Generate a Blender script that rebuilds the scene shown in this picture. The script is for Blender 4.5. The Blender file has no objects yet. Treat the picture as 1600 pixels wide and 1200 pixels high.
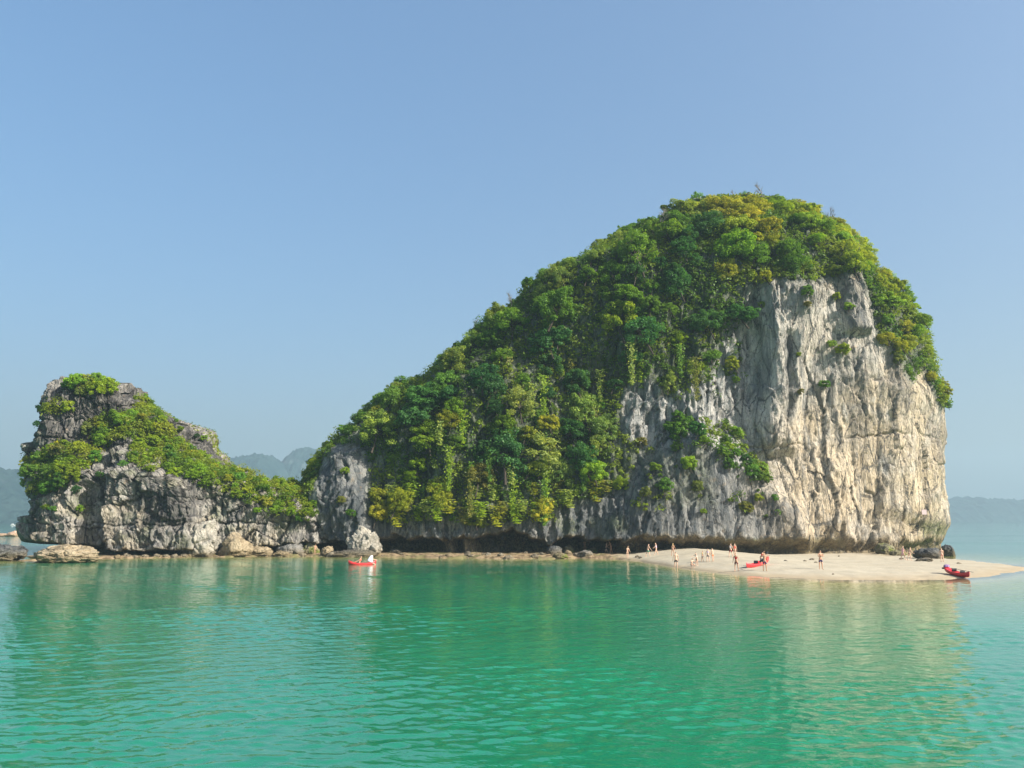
import bpy, bmesh, math, random
import numpy as np
from mathutils import Vector, Matrix

# ------------------------------------------------------------------ camera, sky, sun
S = bpy.context.scene
COL = S.collection
F, CAM_H = 1256.0, 4.7
PITCH = math.atan2(212, F)
cam_d = bpy.data.cameras.new('camera'); cam = bpy.data.objects.new('camera', cam_d); COL.objects.link(cam)
cam_d.sensor_width = 36; cam_d.lens = 36 * F / 1600; cam_d.clip_start = .1; cam_d.clip_end = 20000
cam.location = (0, 0, CAM_H); cam.rotation_euler = (math.pi / 2 + PITCH, 0, 0)
S.camera = cam

SUN_VEC = Vector((.81, -.48, .60)).normalized()            # towards the sun
sun_el = math.asin(SUN_VEC.z); sun_az = math.atan2(SUN_VEC.x, SUN_VEC.y)
W = bpy.data.worlds.new('World'); S.world = W; W.use_nodes = True
nt = W.node_tree; nt.nodes.clear()
sky = nt.nodes.new('ShaderNodeTexSky'); sky.sky_type = 'NISHITA'; sky.sun_disc = False
sky.sun_elevation = sun_el; sky.sun_rotation = sun_az
sky.air_density = 1.0; sky.dust_density = 6.0; sky.ozone_density = 4.0
bg = nt.nodes.new('ShaderNodeBackground'); bg.inputs[1].default_value = .15
hs = nt.nodes.new('ShaderNodeHueSaturation'); hs.inputs['Saturation'].default_value = 1.42
out = nt.nodes.new('ShaderNodeOutputWorld')
gm = nt.nodes.new('ShaderNodeGamma'); gm.inputs[1].default_value = .67
nt.links.new(sky.outputs[0], gm.inputs[0]); nt.links.new(gm.outputs[0], hs.inputs['Color']); nt.links.new(hs.outputs[0], bg.inputs[0]); nt.links.new(bg.outputs[0], out.inputs[0])
sd = bpy.data.lights.new('sun', 'SUN'); sd.energy = 4.7; sd.angle = math.radians(.6); sd.color = (1, .93, .82)
so = bpy.data.objects.new('sun', sd); COL.objects.link(so)
so.rotation_euler = SUN_VEC.to_track_quat('Z', 'Y').to_euler()
S.view_settings.view_transform = 'Standard'; S.view_settings.look = 'None'
S.view_settings.exposure = 1.25; S.view_settings.gamma = 1; S.view_settings.use_curve_mapping = False
S.render.engine = 'CYCLES'
cy = S.cycles
cy.max_bounces = 6; cy.diffuse_bounces = 3; cy.glossy_bounces = 2; cy.transmission_bounces = 3; cy.volume_bounces = 1
cy.transparent_max_bounces = 6; cy.use_denoising = True; cy.caustics_reflective = False; cy.caustics_refractive = False
try:
    cy.denoiser = 'OPENIMAGEDENOISE'; cy.denoising_prefilter = 'ACCURATE'
except Exception: pass

# ------------------------------------------------------------------ helpers
rs = np.random.RandomState(7); R = random.Random(11)
CP, SP = math.cos(PITCH), math.sin(PITCH)
def project(P):
    x, y, z = P[..., 0], P[..., 1], P[..., 2] - CAM_H
    d = y * CP + z * SP; u = -y * SP + z * CP
    d = np.maximum(d, .1)
    return 800 + F * x / d, 600 - F * u / d, d
def ray(px, py):
    a, b = (px - 800) / F, (600 - py) / F
    return np.array([a, CP - b * SP, SP + b * CP])
def at(px, py, Y):
    r = ray(px, py); t = Y / r[1]
    return Vector((r[0] * t, Y, CAM_H + r[2] * t))
def flat(px, py, z=0.):
    r = ray(px, py); t = (z - CAM_H) / r[2]
    return r[0] * t, r[1] * t
def sstep(a, b, x):
    t = np.clip((x - a) / (b - a), 0, 1); return t * t * (3 - 2 * t)

def _hash(ix, iy, iz, seed):
    h = (ix.astype(np.int64) * 374761393 + iy.astype(np.int64) * 668265263 + iz.astype(np.int64) * 2147483647 + seed * 974711) & 0xffffffff
    h = ((h ^ (h >> 13)) * 1274126177) & 0xffffffff
    h = ((h ^ (h >> 16)) * 2246822519) & 0xffffffff
    return (h ^ (h >> 15)) & 0xffffffff
G = np.array([[1,1,0],[-1,1,0],[1,-1,0],[-1,-1,0],[1,0,1],[-1,0,1],[1,0,-1],[-1,0,-1],[0,1,1],[0,-1,1],[0,1,-1],[0,-1,-1],[1,1,0],[-1,1,0],[0,-1,1],[0,-1,-1]], float)
def noise(P, seed=0):
    i = np.floor(P).astype(np.int64); f = P - i; u = f * f * f * (f * (f * 6 - 15) + 10)
    r = 0
    for dx in (0, 1):
        wx = u[..., 0] if dx else 1 - u[..., 0]
        for dy in (0, 1):
            wy = u[..., 1] if dy else 1 - u[..., 1]
            for dz in (0, 1):
                wz = u[..., 2] if dz else 1 - u[..., 2]
                g = G[_hash(i[..., 0] + dx, i[..., 1] + dy, i[..., 2] + dz, seed) & 15]
                r = r + wx * wy * wz * (g[..., 0] * (f[..., 0] - dx) + g[..., 1] * (f[..., 1] - dy) + g[..., 2] * (f[..., 2] - dz))
    return r
def fbm(P, o=4, seed=0, gain=.5):
    a, r, q = 1., 0, P
    for k in range(o):
        r = r + a * noise(q, seed + k * 17); a *= gain; q = q * 2.03 + 3.1
    return r
def ridged(P, o=3, seed=0):
    a, r, q = 1., 0, P
    for k in range(o):
        r = r + a * (1 - 2 * np.abs(noise(q, seed + k * 13))); a *= .5; q = q * 2.1 + 1.7
    return r
def cells(P, seed=0, tilt=.5):
    """faceted blocks: each cell has its own offset and slope, plus crack depth between cells"""
    i = np.floor(P).astype(np.int64)
    d1 = np.full(P.shape[:-1], 9.); d2 = d1.copy(); val = np.zeros(P.shape[:-1])
    for dx in (-1, 0, 1):
        for dy in (-1, 0, 1):
            for dz in (-1, 0, 1):
                c = i + np.array([dx, dy, dz]); h = _hash(c[..., 0], c[..., 1], c[..., 2], seed); h2 = _hash(c[..., 0], c[..., 1], c[..., 2], seed + 91)
                o = np.stack([(h & 1023) / 1023., ((h >> 10) & 1023) / 1023., ((h >> 20) & 1023) / 1023.], -1)
                dv = P - (c + o); d = np.sqrt((dv ** 2).sum(-1))
                v = ((h2 & 1023) / 511.5 - 1) + tilt * (dv[..., 0] * (((h2 >> 10) & 255) / 127.5 - 1) * 2 + dv[..., 2] * (((h2 >> 18) & 255) / 127.5 - 1) * 2)
                n1 = d < d1
                d2 = np.where(n1, d1, np.minimum(d2, d)); val = np.where(n1, v, val); d1 = np.where(n1, d, d1)
    return val, d2 - d1
def poly_mask(px, py, poly, soft=8.):
    """1 inside, falls to 0 over `soft` pixels outside"""
    poly = np.array(poly, float); ins = np.zeros(px.shape, bool); dm = np.full(px.shape, 1e9)
    for k in range(len(poly)):
        x0, y0 = poly[k]; x1, y1 = poly[(k + 1) % len(poly)]
        c = ((y0 > py) != (y1 > py)) & (px < (x1 - x0) * (py - y0) / (y1 - y0 + 1e-9) + x0); ins ^= c
        t = np.clip(((px - x0) * (x1 - x0) + (py - y0) * (y1 - y0)) / ((x1 - x0) ** 2 + (y1 - y0) ** 2 + 1e-9), 0, 1)
        dm = np.minimum(dm, (px - x0 - t * (x1 - x0)) ** 2 + (py - y0 - t * (y1 - y0)) ** 2)
    dm = np.sqrt(dm); sd_ = np.where(ins, dm, -dm)
    return sstep(-soft, soft, sd_)

def new_mesh(name, V, faces, mats, attrs=None, smooth=False):
    me = bpy.data.meshes.new(name)
    V = np.asarray(V, np.float32); Fc = np.asarray(faces, np.int32); n = Fc.shape[1]
    me.vertices.add(len(V)); me.vertices.foreach_set('co', V.ravel())
    me.loops.add(Fc.size); me.loops.foreach_set('vertex_index', Fc.ravel())
    me.polygons.add(len(Fc)); me.polygons.foreach_set('loop_start', np.arange(0, Fc.size, n, dtype=np.int32))
    me.polygons.foreach_set('loop_total', np.full(len(Fc), n, np.int32))
    if smooth: me.polygons.foreach_set('use_smooth', np.ones(len(Fc), bool))
    for k, a in (attrs or {}).items():
        at_ = me.attributes.new(k, 'FLOAT', 'POINT'); at_.data.foreach_set('value', np.asarray(a, np.float32).ravel())
    me.update(calc_edges=True); me.validate()
    for m in (mats if isinstance(mats, (list, tuple)) else [mats]): me.materials.append(m)
    return me
def link(name, me, parent=None, **kw):
    o = bpy.data.objects.new(name, me); COL.objects.link(o)
    if parent is not None: o.parent = parent
    for k, v in kw.items(): o[k] = v
    return o
def thing(name, label, cat, loc=(0, 0, 0), rz=0., group=None):
    o = bpy.data.objects.new(name, None); COL.objects.link(o); o.empty_display_size = .2
    o.location = loc; o.rotation_euler = (0, 0, rz); o['label'] = label; o['category'] = cat
    if group: o['group'] = group
    return o
def grid_faces(nr, nc, wrap=False):
    r = np.arange(nr - 1)[:, None]; c = np.arange(nc if wrap else nc - 1)[None, :]; c1 = (c + 1) % nc
    return np.stack([r * nc + c, r * nc + c1, (r + 1) * nc + c1, (r + 1) * nc + c], -1).reshape(-1, 4)

# ------------------------------------------------------------------ materials
class MT:
    def __init__(s, name):
        s.m = bpy.data.materials.new(name); s.m.use_nodes = True; s.t = s.m.node_tree; s.t.nodes.clear()
        s.out = s.n('OutputMaterial')
    def n(s, typ, **kw):
        nd = s.t.nodes.new('ShaderNode' + typ)
        for k, v in kw.items(): setattr(nd, k, v)
        return nd
    def l(s, a, b): s.t.links.new(a, b)
    def set(s, sock, v):
        if isinstance(v, bpy.types.NodeSocket): s.l(v, sock)
        elif isinstance(v, tuple) and len(v) == 3 and sock.type == 'RGBA': sock.default_value = (*v, 1)
        else: sock.default_value = v
    def pos(s): return s.n('NewGeometry').outputs['Position']
    def obj(s): return s.n('TexCoord').outputs['Object']
    def mapping(s, v, sc=(1, 1, 1), rot=(0, 0, 0), loc=(0, 0, 0)):
        m = s.n('Mapping'); s.l(v, m.inputs[0]); m.inputs['Scale'].default_value = sc; m.inputs['Rotation'].default_value = rot; m.inputs['Location'].default_value = loc
        return m.outputs[0]
    def noise(s, v, sc, det=4., rough=.55, dist=0.):
        n_ = s.n('TexNoise'); s.l(v, n_.inputs['Vector']); n_.inputs['Scale'].default_value = sc; n_.inputs['Detail'].default_value = det
        n_.inputs['Roughness'].default_value = rough; n_.inputs['Distortion'].default_value = dist
        return n_.outputs['Fac']
    def vor(s, v, sc, feat='DISTANCE_TO_EDGE', outp='Distance'):
        n_ = s.n('TexVoronoi', feature=feat); s.l(v, n_.inputs['Vector']); n_.inputs['Scale'].default_value = sc
        return n_.outputs[outp]
    def ramp(s, v, lo, hi, a=0., b=1.):
        m = s.n('MapRange'); m.interpolation_type = 'SMOOTHSTEP'; s.l(v, m.inputs['Value'])
        for k, x in zip(('From Min', 'From Max', 'To Min', 'To Max'), (lo, hi, a, b)): m.inputs[k].default_value = x
        return m.outputs[0]
    def mix(s, f, a, b, mode='MIX'):
        m = s.n('Mix', data_type='RGBA', blend_type=mode); s.set(m.inputs[0], f); s.set(m.inputs[6], a); s.set(m.inputs[7], b)
        return m.outputs[2]
    def math(s, op, a, b=0.):
        m = s.n('Math', operation=op); s.set(m.inputs[0], a); s.set(m.inputs[1], b); return m.outputs[0]
    def attr(s, name): return s.n('Attribute', attribute_name=name).outputs['Fac']
    def bump(s, h, dist, strength=1., normal=None):
        b = s.n('Bump'); b.inputs['Distance'].default_value = dist; b.inputs['Strength'].default_value = strength
        s.l(h, b.inputs['Height'])
        if normal: s.l(normal, b.inputs['Normal'])
        return b.outputs[0]
    def bsdf(s, col, rough=.8, normal=None, spec=.3, **kw):
        p = s.n('BsdfPrincipled'); s.set(p.inputs['Base Color'], col); s.set(p.inputs['Roughness'], rough); p.inputs['Specular IOR Level'].default_value = spec
        if normal: s.l(normal, p.inputs['Normal'])
        for k, v in kw.items(): s.set(p.inputs[k.replace('_', ' ')], v)
        s.l(p.outputs[0], s.out.inputs[0]); return p

def plain(name, col, rough=.6, spec=.4, var=.12):
    m = MT(name); n = m.noise(m.obj(), 9, 3)
    c = m.mix(m.ramp(n, .35, .65), tuple(x * (1 - var) for x in col), tuple(min(1, x * (1 + var)) for x in col))
    m.bsdf(c, rough, None, spec); return m.m

def rock_mat(name, light, mid, dark, warm, obj_space=False, scale=1.):
    m = MT(name); P = m.obj() if obj_space else m.pos()
    streak = m.noise(m.mapping(P, (1.1 * scale, 1.1 * scale, .13 * scale)), 1.0, 7, .62, .6)
    streak2 = m.noise(m.mapping(P, (3.2 * scale, 3.2 * scale, .3 * scale), loc=(4, 2, 9)), 1.0, 5, .65)
    blot = m.noise(P, .22 * scale, 5, .6, .5); fine = m.noise(P, 3.5 * scale, 8, .7)
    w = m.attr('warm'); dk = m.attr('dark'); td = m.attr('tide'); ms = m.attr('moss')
    c = m.mix(m.ramp(streak, .42, .58), mid, light)
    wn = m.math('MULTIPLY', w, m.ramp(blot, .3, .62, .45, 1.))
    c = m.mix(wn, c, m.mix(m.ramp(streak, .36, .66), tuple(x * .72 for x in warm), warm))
    c = m.mix(m.ramp(m.noise(m.mapping(P, (2 * scale, 2 * scale, .5 * scale)), .6, 5), .57, .7, 0, .6), c, (.56, .53, .46))
    c = m.mix(m.ramp(streak2, .55, .68, 0, .62), c, dark)                                    # thin black drip marks
    c = m.mix(m.ramp(m.noise(m.mapping(P, (.5 * scale, .5 * scale, .07 * scale), loc=(9, 9, 0)), 1., 4), .55, .68, 0, .6), c, tuple(x * 1.5 for x in dark))
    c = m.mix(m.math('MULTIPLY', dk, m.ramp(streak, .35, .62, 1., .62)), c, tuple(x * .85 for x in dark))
    c = m.mix(m.ramp(m.noise(P, .9 * scale, 4, .6), .6, .75, 0, .35), c, (.42, .27, .14))     # iron stain
    c = m.mix(m.math('MULTIPLY', ms, m.ramp(fine, .4, .6, .25, 1.)), c, (.10, .13, .035))
    c = m.mix(m.math('MULTIPLY', td, m.ramp(blot, .25, .7, .6, 1.)), c, m.mix(m.ramp(fine, .35, .65), (.13, .10, .058), (.30, .235, .13)))
    c = m.mix(m.ramp(fine, .25, .75, 0, 1), m.mix(.25, c, (0, 0, 0)), c)
    vc = m.vor(m.mapping(P, (1.6 * scale, 1.6 * scale, .55 * scale)), 1.3)
    crack = m.ramp(vc, 0, .10, 0, 1)
    v2 = m.vor(m.mapping(P, (.55 * scale, .55 * scale, .17 * scale), loc=(3, 1, 7)), 1.0); v2 = m.ramp(m.math('ADD', v2, m.math('MULTIPLY', m.math('SUBTRACT', fine, .5), .16)), .0, .05, 0, 1)
    c = m.mix(m.math('MULTIPLY', m.math('SUBTRACT', 1., v2), m.ramp(blot, .4, .6, .15, .8)), c, tuple(x * .7 for x in dark))
    c = m.mix(m.math('MULTIPLY', m.math('SUBTRACT', 1., crack), .35), c, dark)
    h = m.math('ADD', m.math('MULTIPLY', fine, .5), m.math('MULTIPLY', streak2, .9)); h = m.math('ADD', h, m.math('MULTIPLY', v2, .45)); h = m.math('ADD', h, m.math('MULTIPLY', crack, .16))
    h = m.math('ADD', h, m.math('MULTIPLY', m.noise(P, 11 * scale, 4, .7), .2))
    m.bsdf(c, .92, m.bump(h, .28 / scale, .9), .15)
    return m.m
M = {}
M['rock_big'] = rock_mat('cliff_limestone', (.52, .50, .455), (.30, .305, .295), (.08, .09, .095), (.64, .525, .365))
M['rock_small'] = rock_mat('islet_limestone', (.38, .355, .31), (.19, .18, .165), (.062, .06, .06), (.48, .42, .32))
def boulder_mat(name, a, b, moss=.0):
    m = MT(name); P = m.obj(); fine = m.noise(P, 2.2, 8, .7); bl = m.noise(P, .7, 4)
    c = m.mix(m.ramp(bl, .35, .62), a, b); c = m.mix(m.ramp(fine, .5, .75, 0, .6), c, tuple(x * .3 for x in a))
    z = m.n('SeparateXYZ'); m.l(m.pos(), z.inputs[0])
    c = m.mix(m.ramp(z.outputs[2], .15, 1.3, .75, 0), c, (.15, .115, .06))
    c = m.mix(m.ramp(m.noise(P, 1.3, 4), .5, .62, 0, moss), c, (.13, .15, .03))
    h = m.math('ADD', fine, m.math('MULTIPLY', m.ramp(m.vor(P, 1.6), 0, .08), .3))
    m.bsdf(c, .9, m.bump(h, .25, .9), .15); return m.m
M['b_pale'] = boulder_mat('pale_boulder', (.24, .225, .19), (.40, .37, .31))
M['b_grey'] = boulder_mat('grey_boulder', (.12, .12, .115), (.23, .22, .20))
M['b_tan'] = boulder_mat('tan_boulder', (.24, .19, .12), (.38, .31, .21))
M['b_moss'] = boulder_mat('mossy_boulder', (.15, .14, .09), (.27, .25, .15), .9)
M['b_dark'] = boulder_mat('dark_boulder', (.06, .062, .065), (.13, .13, .12))
M['b_pink'] = boulder_mat('pink_boulder', (.45, .27, .18), (.60, .42, .30))

def leaf_mat(name, use_obj=True, base=(.06, .12, .03)):
    m = MT(name)
    c0 = m.n('ObjectInfo').outputs['Color'] if use_obj else None
    v = m.attr('v')
    if use_obj:
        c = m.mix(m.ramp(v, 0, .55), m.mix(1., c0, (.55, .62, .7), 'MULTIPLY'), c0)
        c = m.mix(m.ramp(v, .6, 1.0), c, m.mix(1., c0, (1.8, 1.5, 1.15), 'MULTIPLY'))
    else:
        big = m.noise(m.pos(), .16, 3)
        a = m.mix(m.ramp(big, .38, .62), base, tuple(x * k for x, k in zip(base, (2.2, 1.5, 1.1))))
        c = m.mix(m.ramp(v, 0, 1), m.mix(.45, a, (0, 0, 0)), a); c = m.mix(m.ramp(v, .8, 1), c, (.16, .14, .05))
    d = m.n('BsdfDiffuse'); m.l(c, d.inputs[0]); t = m.n('BsdfTranslucent'); m.l(m.mix(1., c, (1.3, 1.25, .5), 'MULTIPLY'), t.inputs[0])
    g = m.n('BsdfGlossy'); g.inputs['Roughness'].default_value = .45; g.inputs[0].default_value = (.5, .55, .5, 1)
    x = m.n('MixShader'); x.inputs[0].default_value = .48; m.l(d.outputs[0], x.inputs[1]); m.l(t.outputs[0], x.inputs[2])
    y = m.n('MixShader'); y.inputs[0].default_value = .02; m.l(x.outputs[0], y.inputs[1]); m.l(g.outputs[0], y.inputs[2])
    m.l(y.outputs[0], m.out.inputs[0]); return m.m
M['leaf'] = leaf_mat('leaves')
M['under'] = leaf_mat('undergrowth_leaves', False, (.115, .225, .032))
M['under2'] = leaf_mat('islet_undergrowth_leaves', False, (.145, .25, .028))
M['bark'] = plain('bark', (.055, .045, .035), .9, .1, .35)

# sand, rocky shelf
def sand_mat():
    m = MT('shore_sand'); P = m.pos(); z = m.n('SeparateXYZ'); m.l(P, z.inputs[0])
    fine = m.noise(P, 14, 6, .7); big = m.noise(P, .35, 4)
    c = m.mix(m.ramp(big, .35, .65), (.385, .34, .255), (.44, .39, .295)); c = m.mix(m.ramp(fine, .62, .75, 0, .5), c, (.33, .25, .16))
    c = m.mix(m.ramp(m.math('ADD', z.outputs[2], m.math('MULTIPLY', big, .1)), .08, .32, .62, 0), c, (.36, .27, .16))   # wet edge
    c = m.mix(m.math('MULTIPLY', m.ramp(m.vor(P, 2.3, 'F1'), .05, .09, 1, 0), m.ramp(m.noise(P, .5, 2), .45, .6)), c, (.16, .12, .08)); c = m.mix(m.ramp(m.noise(m.mapping(P, (.25, 1.4, 1)), 1.2, 4), .56, .66, 0, .3), c, (.40, .31, .20))
    rk = m.attr('rocky'); rn = m.noise(P, 1.3, 7, .7)
    cr = m.mix(m.ramp(rn, .38, .62), (.10, .072, .04), (.34, .25, .15)); cr = m.mix(m.ramp(m.noise(P, .5, 3), .5, .65, 0, .6), cr, (.14, .15, .05))
    c = m.mix(rk, c, cr)
    h = m.math('ADD', m.math('MULTIPLY', m.noise(P, 2.2, 5), .5), m.math('MULTIPLY', m.math('MULTIPLY', rn, rk), 1.6))
    m.bsdf(c, .9, m.bump(h, .12, .8), .15); return m.m
M['sand'] = sand_mat()

def water_mat():
    m = MT('sea_water'); P = m.pos(); sh = m.attr('depth')
    big = m.noise(P, .03, 3)
    deep = m.mix(m.ramp(big, .35, .65), (.006, .162, .080), (.010, .208, .104))
    c = m.mix(m.ramp(sh, 0., 3.0), (.27, .29, .085), deep); c = m.mix(m.ramp(sh, .0, .7), (.48, .41, .24), c)
    def layer(sc, st, rot, det, rough=.5, dist=.0, loc=(0, 0, 0)):
        return m.noise(m.mapping(P, (sc * st, sc, sc), (0, 0, rot), loc), 1., det, rough, dist)
    w1 = layer(1.05, .72, math.radians(12), 3, .55, .4)
    w2 = layer(2.6, .75, math.radians(-12), 3.0, .55, .3, (5, 3, 0))
    w3 = layer(.28, .5, math.radians(25), 2, .5, 0, (1, 9, 0))
    patch = m.ramp(m.noise(m.mapping(P, (.6, 1.5, 1)), .035, 3, .5, .5), .36, .62, .45, 1.35)
    h = m.math('ADD', m.math('MULTIPLY', m.math('SUBTRACT', 1., m.math('ABSOLUTE', m.math('MULTIPLY', m.math('SUBTRACT', w1, .5), 3.2))), .012), m.math('MULTIPLY', w2, .022)); h = m.math('MULTIPLY', h, patch)
    h = m.math('ADD', h, m.math('MULTIPLY', w3, .02))
    calm = m.ramp(sh, 0, 1.2, .25, 1); h = m.math('MULTIPLY', h, calm)
    nrm = m.bump(h, 1.0, 1.0)
    d = m.n('BsdfDiffuse'); m.l(c, d.inputs[0]); g = m.n('BsdfGlossy'); g.inputs['Roughness'].default_value = .04; g.inputs[0].default_value = (1, 1, 1, 1); m.l(nrm, g.inputs['Normal'])
    fr = m.n('Fresnel'); fr.inputs['IOR'].default_value = 1.62; m.l(nrm, fr.inputs['Normal'])
    tr = m.n('BsdfTransparent'); mb = m.n('MixShader'); m.set(mb.inputs[0], m.ramp(sh, 0, .35, .2, 1)); m.l(tr.outputs[0], mb.inputs[1]); m.l(d.outputs[0], mb.inputs[2])
    mx = m.n('MixShader'); m.l(fr.outputs[0], mx.inputs[0]); m.l(mb.outputs[0], mx.inputs[1]); m.l(g.outputs[0], mx.inputs[2]); m.l(mx.outputs[0], m.out.inputs[0])
    return m.m
M['water'] = water_mat()
def far_mat():
    m = MT('far_hill_hazed_forest'); P = m.pos()
    n = m.noise(P, .035, 8, .7); n2 = m.noise(P, .012, 3)
    c = m.mix(m.ramp(n, .35, .65), (.014, .036, .042), (.032, .062, .060)); c = m.mix(m.ramp(n2, .6, .7, 0, .25), c, (.16, .18, .18))  # blue of the distance haze is put into the forest colour
    m.bsdf(c, .95, m.bump(n, 9, .8), .05); return m.m
M['far'] = far_mat()

# ------------------------------------------------------------------ the ground: beach, spit and seabed in one sheet
_fs = [(-900, 868), (40, 876), (250, 871), (430, 869), (600, 870), (800, 873), (900, 872.5), (960, 873), (1000, 877), (1060, 887), (1120, 894), (1200, 901.5), (1280, 905), (1400, 907), (1490, 905.5), (1540, 901), (1575, 896), (1610, 889), (1700, 875)]
_fx = np.array([flat(a, b) for a, b in _fs]); _fx = _fx[np.argsort(_fx[:, 0])]
_bs = [(1484, 872.5), (1505, 879), (1530, 882.5), (1560, 885), (1600, 886.5), (1640, 888)]
_bx = np.array([flat(a, b) for a, b in _bs]); 
XC = flat(1470, 868)[0]
def ground_h(x, y):
    x = np.asarray(x, float); y = np.asarray(y, float)
    ys = np.interp(x, _fx[:, 0], _fx[:, 1])
    pxs = 800 + F * x / (ys * CP)                         # where along the shore
    wob = .5 * np.sin(x * .9) + .35 * np.sin(x * 2.3 + 1)
    sandy = sstep(955, 1010, pxs)
    d = y - ys - wob * (.5 + .5 * (1 - sandy))
    mh = np.interp(pxs, [0, 420, 460, 950, 1000, 1060, 1150, 1240, 1330, 1420, 1480, 1560, 1640], [.14, .16, .3, .32, .35, .5, .9, 1.2, .8, .35, .28, .28, .2])
    up = mh * (1 - np.exp(-np.maximum(d, 0) * (.075 * sandy + .3 * (1 - sandy)) / mh))
    dn = -4.5 * (1 - np.exp(np.minimum(d, 0) * (.12 * sandy + .25 * (1 - sandy)) / 4.5))
    h = np.where(d > 0, up, dn)
    yb = np.where(x < _bx[0, 0], 118., np.interp(x, _bx[::-1, 0] if _bx[0, 0] > _bx[-1, 0] else _bx[:, 0], _bx[::-1, 1] if _bx[0, 0] > _bx[-1, 0] else _bx[:, 1]))
    yb = np.where(x < _bx[:, 0].min(), 150., yb)
    db = yb - y
    hb = np.where(db > 0, .09 * db, -4.5 * (1 - np.exp(np.minimum(db, 0) * .16 / 4.5)))
    h = np.minimum(h, hb)
    h = h - 2.5 * (1 - sstep(flat(60, 870)[0] - 2, flat(110, 870)[0], x)) * (y > 80)
    end = flat(1640, 888)[0]
    return np.minimum(h, np.where(x > end - 2, -.12 * (x - end + 2) + .1, 9))
def gz(x, y): return float(ground_h(np.array([x]), np.array([y]))[0])
def ground_hit(px, py):
    r = ray(px, py); t = 30.
    while t < 400:
        p = r * t
        if p[2] + CAM_H <= max(gz(p[0], p[1]), -.25): break
        t += .1
    return Vector((p[0], p[1], gz(p[0], p[1])))
def axis(*seg):
    a = []
    for s, e, st in seg: a += list(np.arange(s, e, st))
    return np.array(a + [seg[-1][1]])
gx = axis((-4200, -400, 400), (-400, -100, 20), (-100, 5, .8), (5, 66, .3), (66, 110, 1.), (110, 400, 20), (400, 4200, 400))
gy = axis((-4200, -100, 400), (-100, 20, 10), (20, 55, 1), (55, 112, .3), (112, 170, 2), (170, 400, 20), (400, 4200, 400))
X, Y = np.meshgrid(gx, gy); Hh = ground_h(X, Y)
Hh = Hh + (np.abs(X) < 110) * (Y < 125) * (Y > 50) * .05 * fbm(np.stack([X * .8, Y * .8, X * 0], -1), 3, 5) * sstep(-1, .3, Hh)
pxs = project(np.stack([X, Y, Hh], -1))[0]
rocky = 1 - sstep(950, 1000, pxs + 14 * noise(np.stack([X * .6, Y * .6, X * 0], -1), 3))
rocky = np.maximum(rocky, .75 * sstep(-4, 1, Y - np.interp(X, _fx[:, 0], _fx[:, 1]) - 27) * sstep(XC - 13, XC - 8, X) * (Y > 88))
Hh = Hh + rocky * (np.abs(X) < 110) * (Y < 125) * (Y > 50) * .22 * fbm(np.stack([X * .9, Y * .9, X * 0], -1), 3, 8)
me = new_mesh('beach', np.stack([X, Y, Hh], -1).reshape(-1, 3), grid_faces(len(gy), len(gx)), M['sand'], {'rocky': rocky}, True)
link('beach', me, kind='structure')

# the sea
wr = [-4100., -1500., -400., -100., -30., 0., 6., 10.]; y_ = 11.
while y_ < 62: wr.append(y_); y_ += .075 + .0022 * max(0, y_ - 12)
while y_ < 128: wr.append(y_); y_ += .30
wr += list(np.geomspace(130, 4100, 34)); wr = np.array(wr)
uu = np.linspace(-1, 1, 741); wid = .72 * np.clip(wr, 10, 130) + 6
inner = uu[None, :] * wid[:, None]
ge = 4100 * (np.arange(1, 13) / 12.) ** 2.6
outer = wid[:, None] + (ge[None, :] / 4100) * (4100 - wid[:, None])
X = np.concatenate([-outer[:, ::-1], inner, outer], 1); Y = np.repeat(wr[:, None], X.shape[1], 1)
D_ = -ground_h(X, Y); D_ = np.where(Y > 121, 4., D_)
rw = np.random.RandomState(21); Hw = np.zeros_like(X); Xo = np.zeros_like(X); Yo = np.zeros_like(X)
fadeb = (Y > 10.5) * (1 - sstep(90, 126, Y)) * sstep(-.1, .8, D_) * (np.abs(X) <= wid[:, None] + .01) * (1 - .0 * X)
step = .075 + .0022 * np.clip(Y - 12, 0, 50); step = np.where(Y > 62, .3, step); step = np.maximum(step, 2 * wid[:, None] / 741)
Pw = np.stack([X * .06, Y * .11, X * 0], -1); pat = .55 + .9 * sstep(-.25, .35, noise(Pw, 5) + .4 * noise(Pw * 3.1, 6))
Pq = np.stack([X, Y, X * 0], -1); wpx = .22 * noise(Pq * .55, 15); wpy = .22 * noise(Pq * .55, 16)
for k in range(60):
    lam = .28 * (2.3 / .28) ** (rw.rand() ** 1.6); th = math.radians(rw.normal(100, 34)); kx, ky = math.cos(th), math.sin(th); kk = 2 * math.pi / lam
    a = (.023 if lam < .9 else .0085) / kk * rw.uniform(.6, 1.3); w_ = sstep(2.2, 4.5, lam / step)
    ph = kk * (kx * (X + wpx) + ky * (Y + wpy)) + rw.rand() * 6.28
    Hw += a * w_ * np.cos(ph); Xo += -.75 * a * w_ * kx * np.sin(ph); Yo += -.75 * a * w_ * ky * np.sin(ph)
Hw *= fadeb * pat; Xo *= fadeb * pat; Yo *= fadeb * pat
me = new_mesh('sea_water', np.stack([X + Xo, Y + Yo, Hw], -1).reshape(-1, 3), grid_faces(X.shape[0], X.shape[1]), M['water'], {'depth': D_}, True)
link('sea_water', me, kind='structure')

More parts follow.
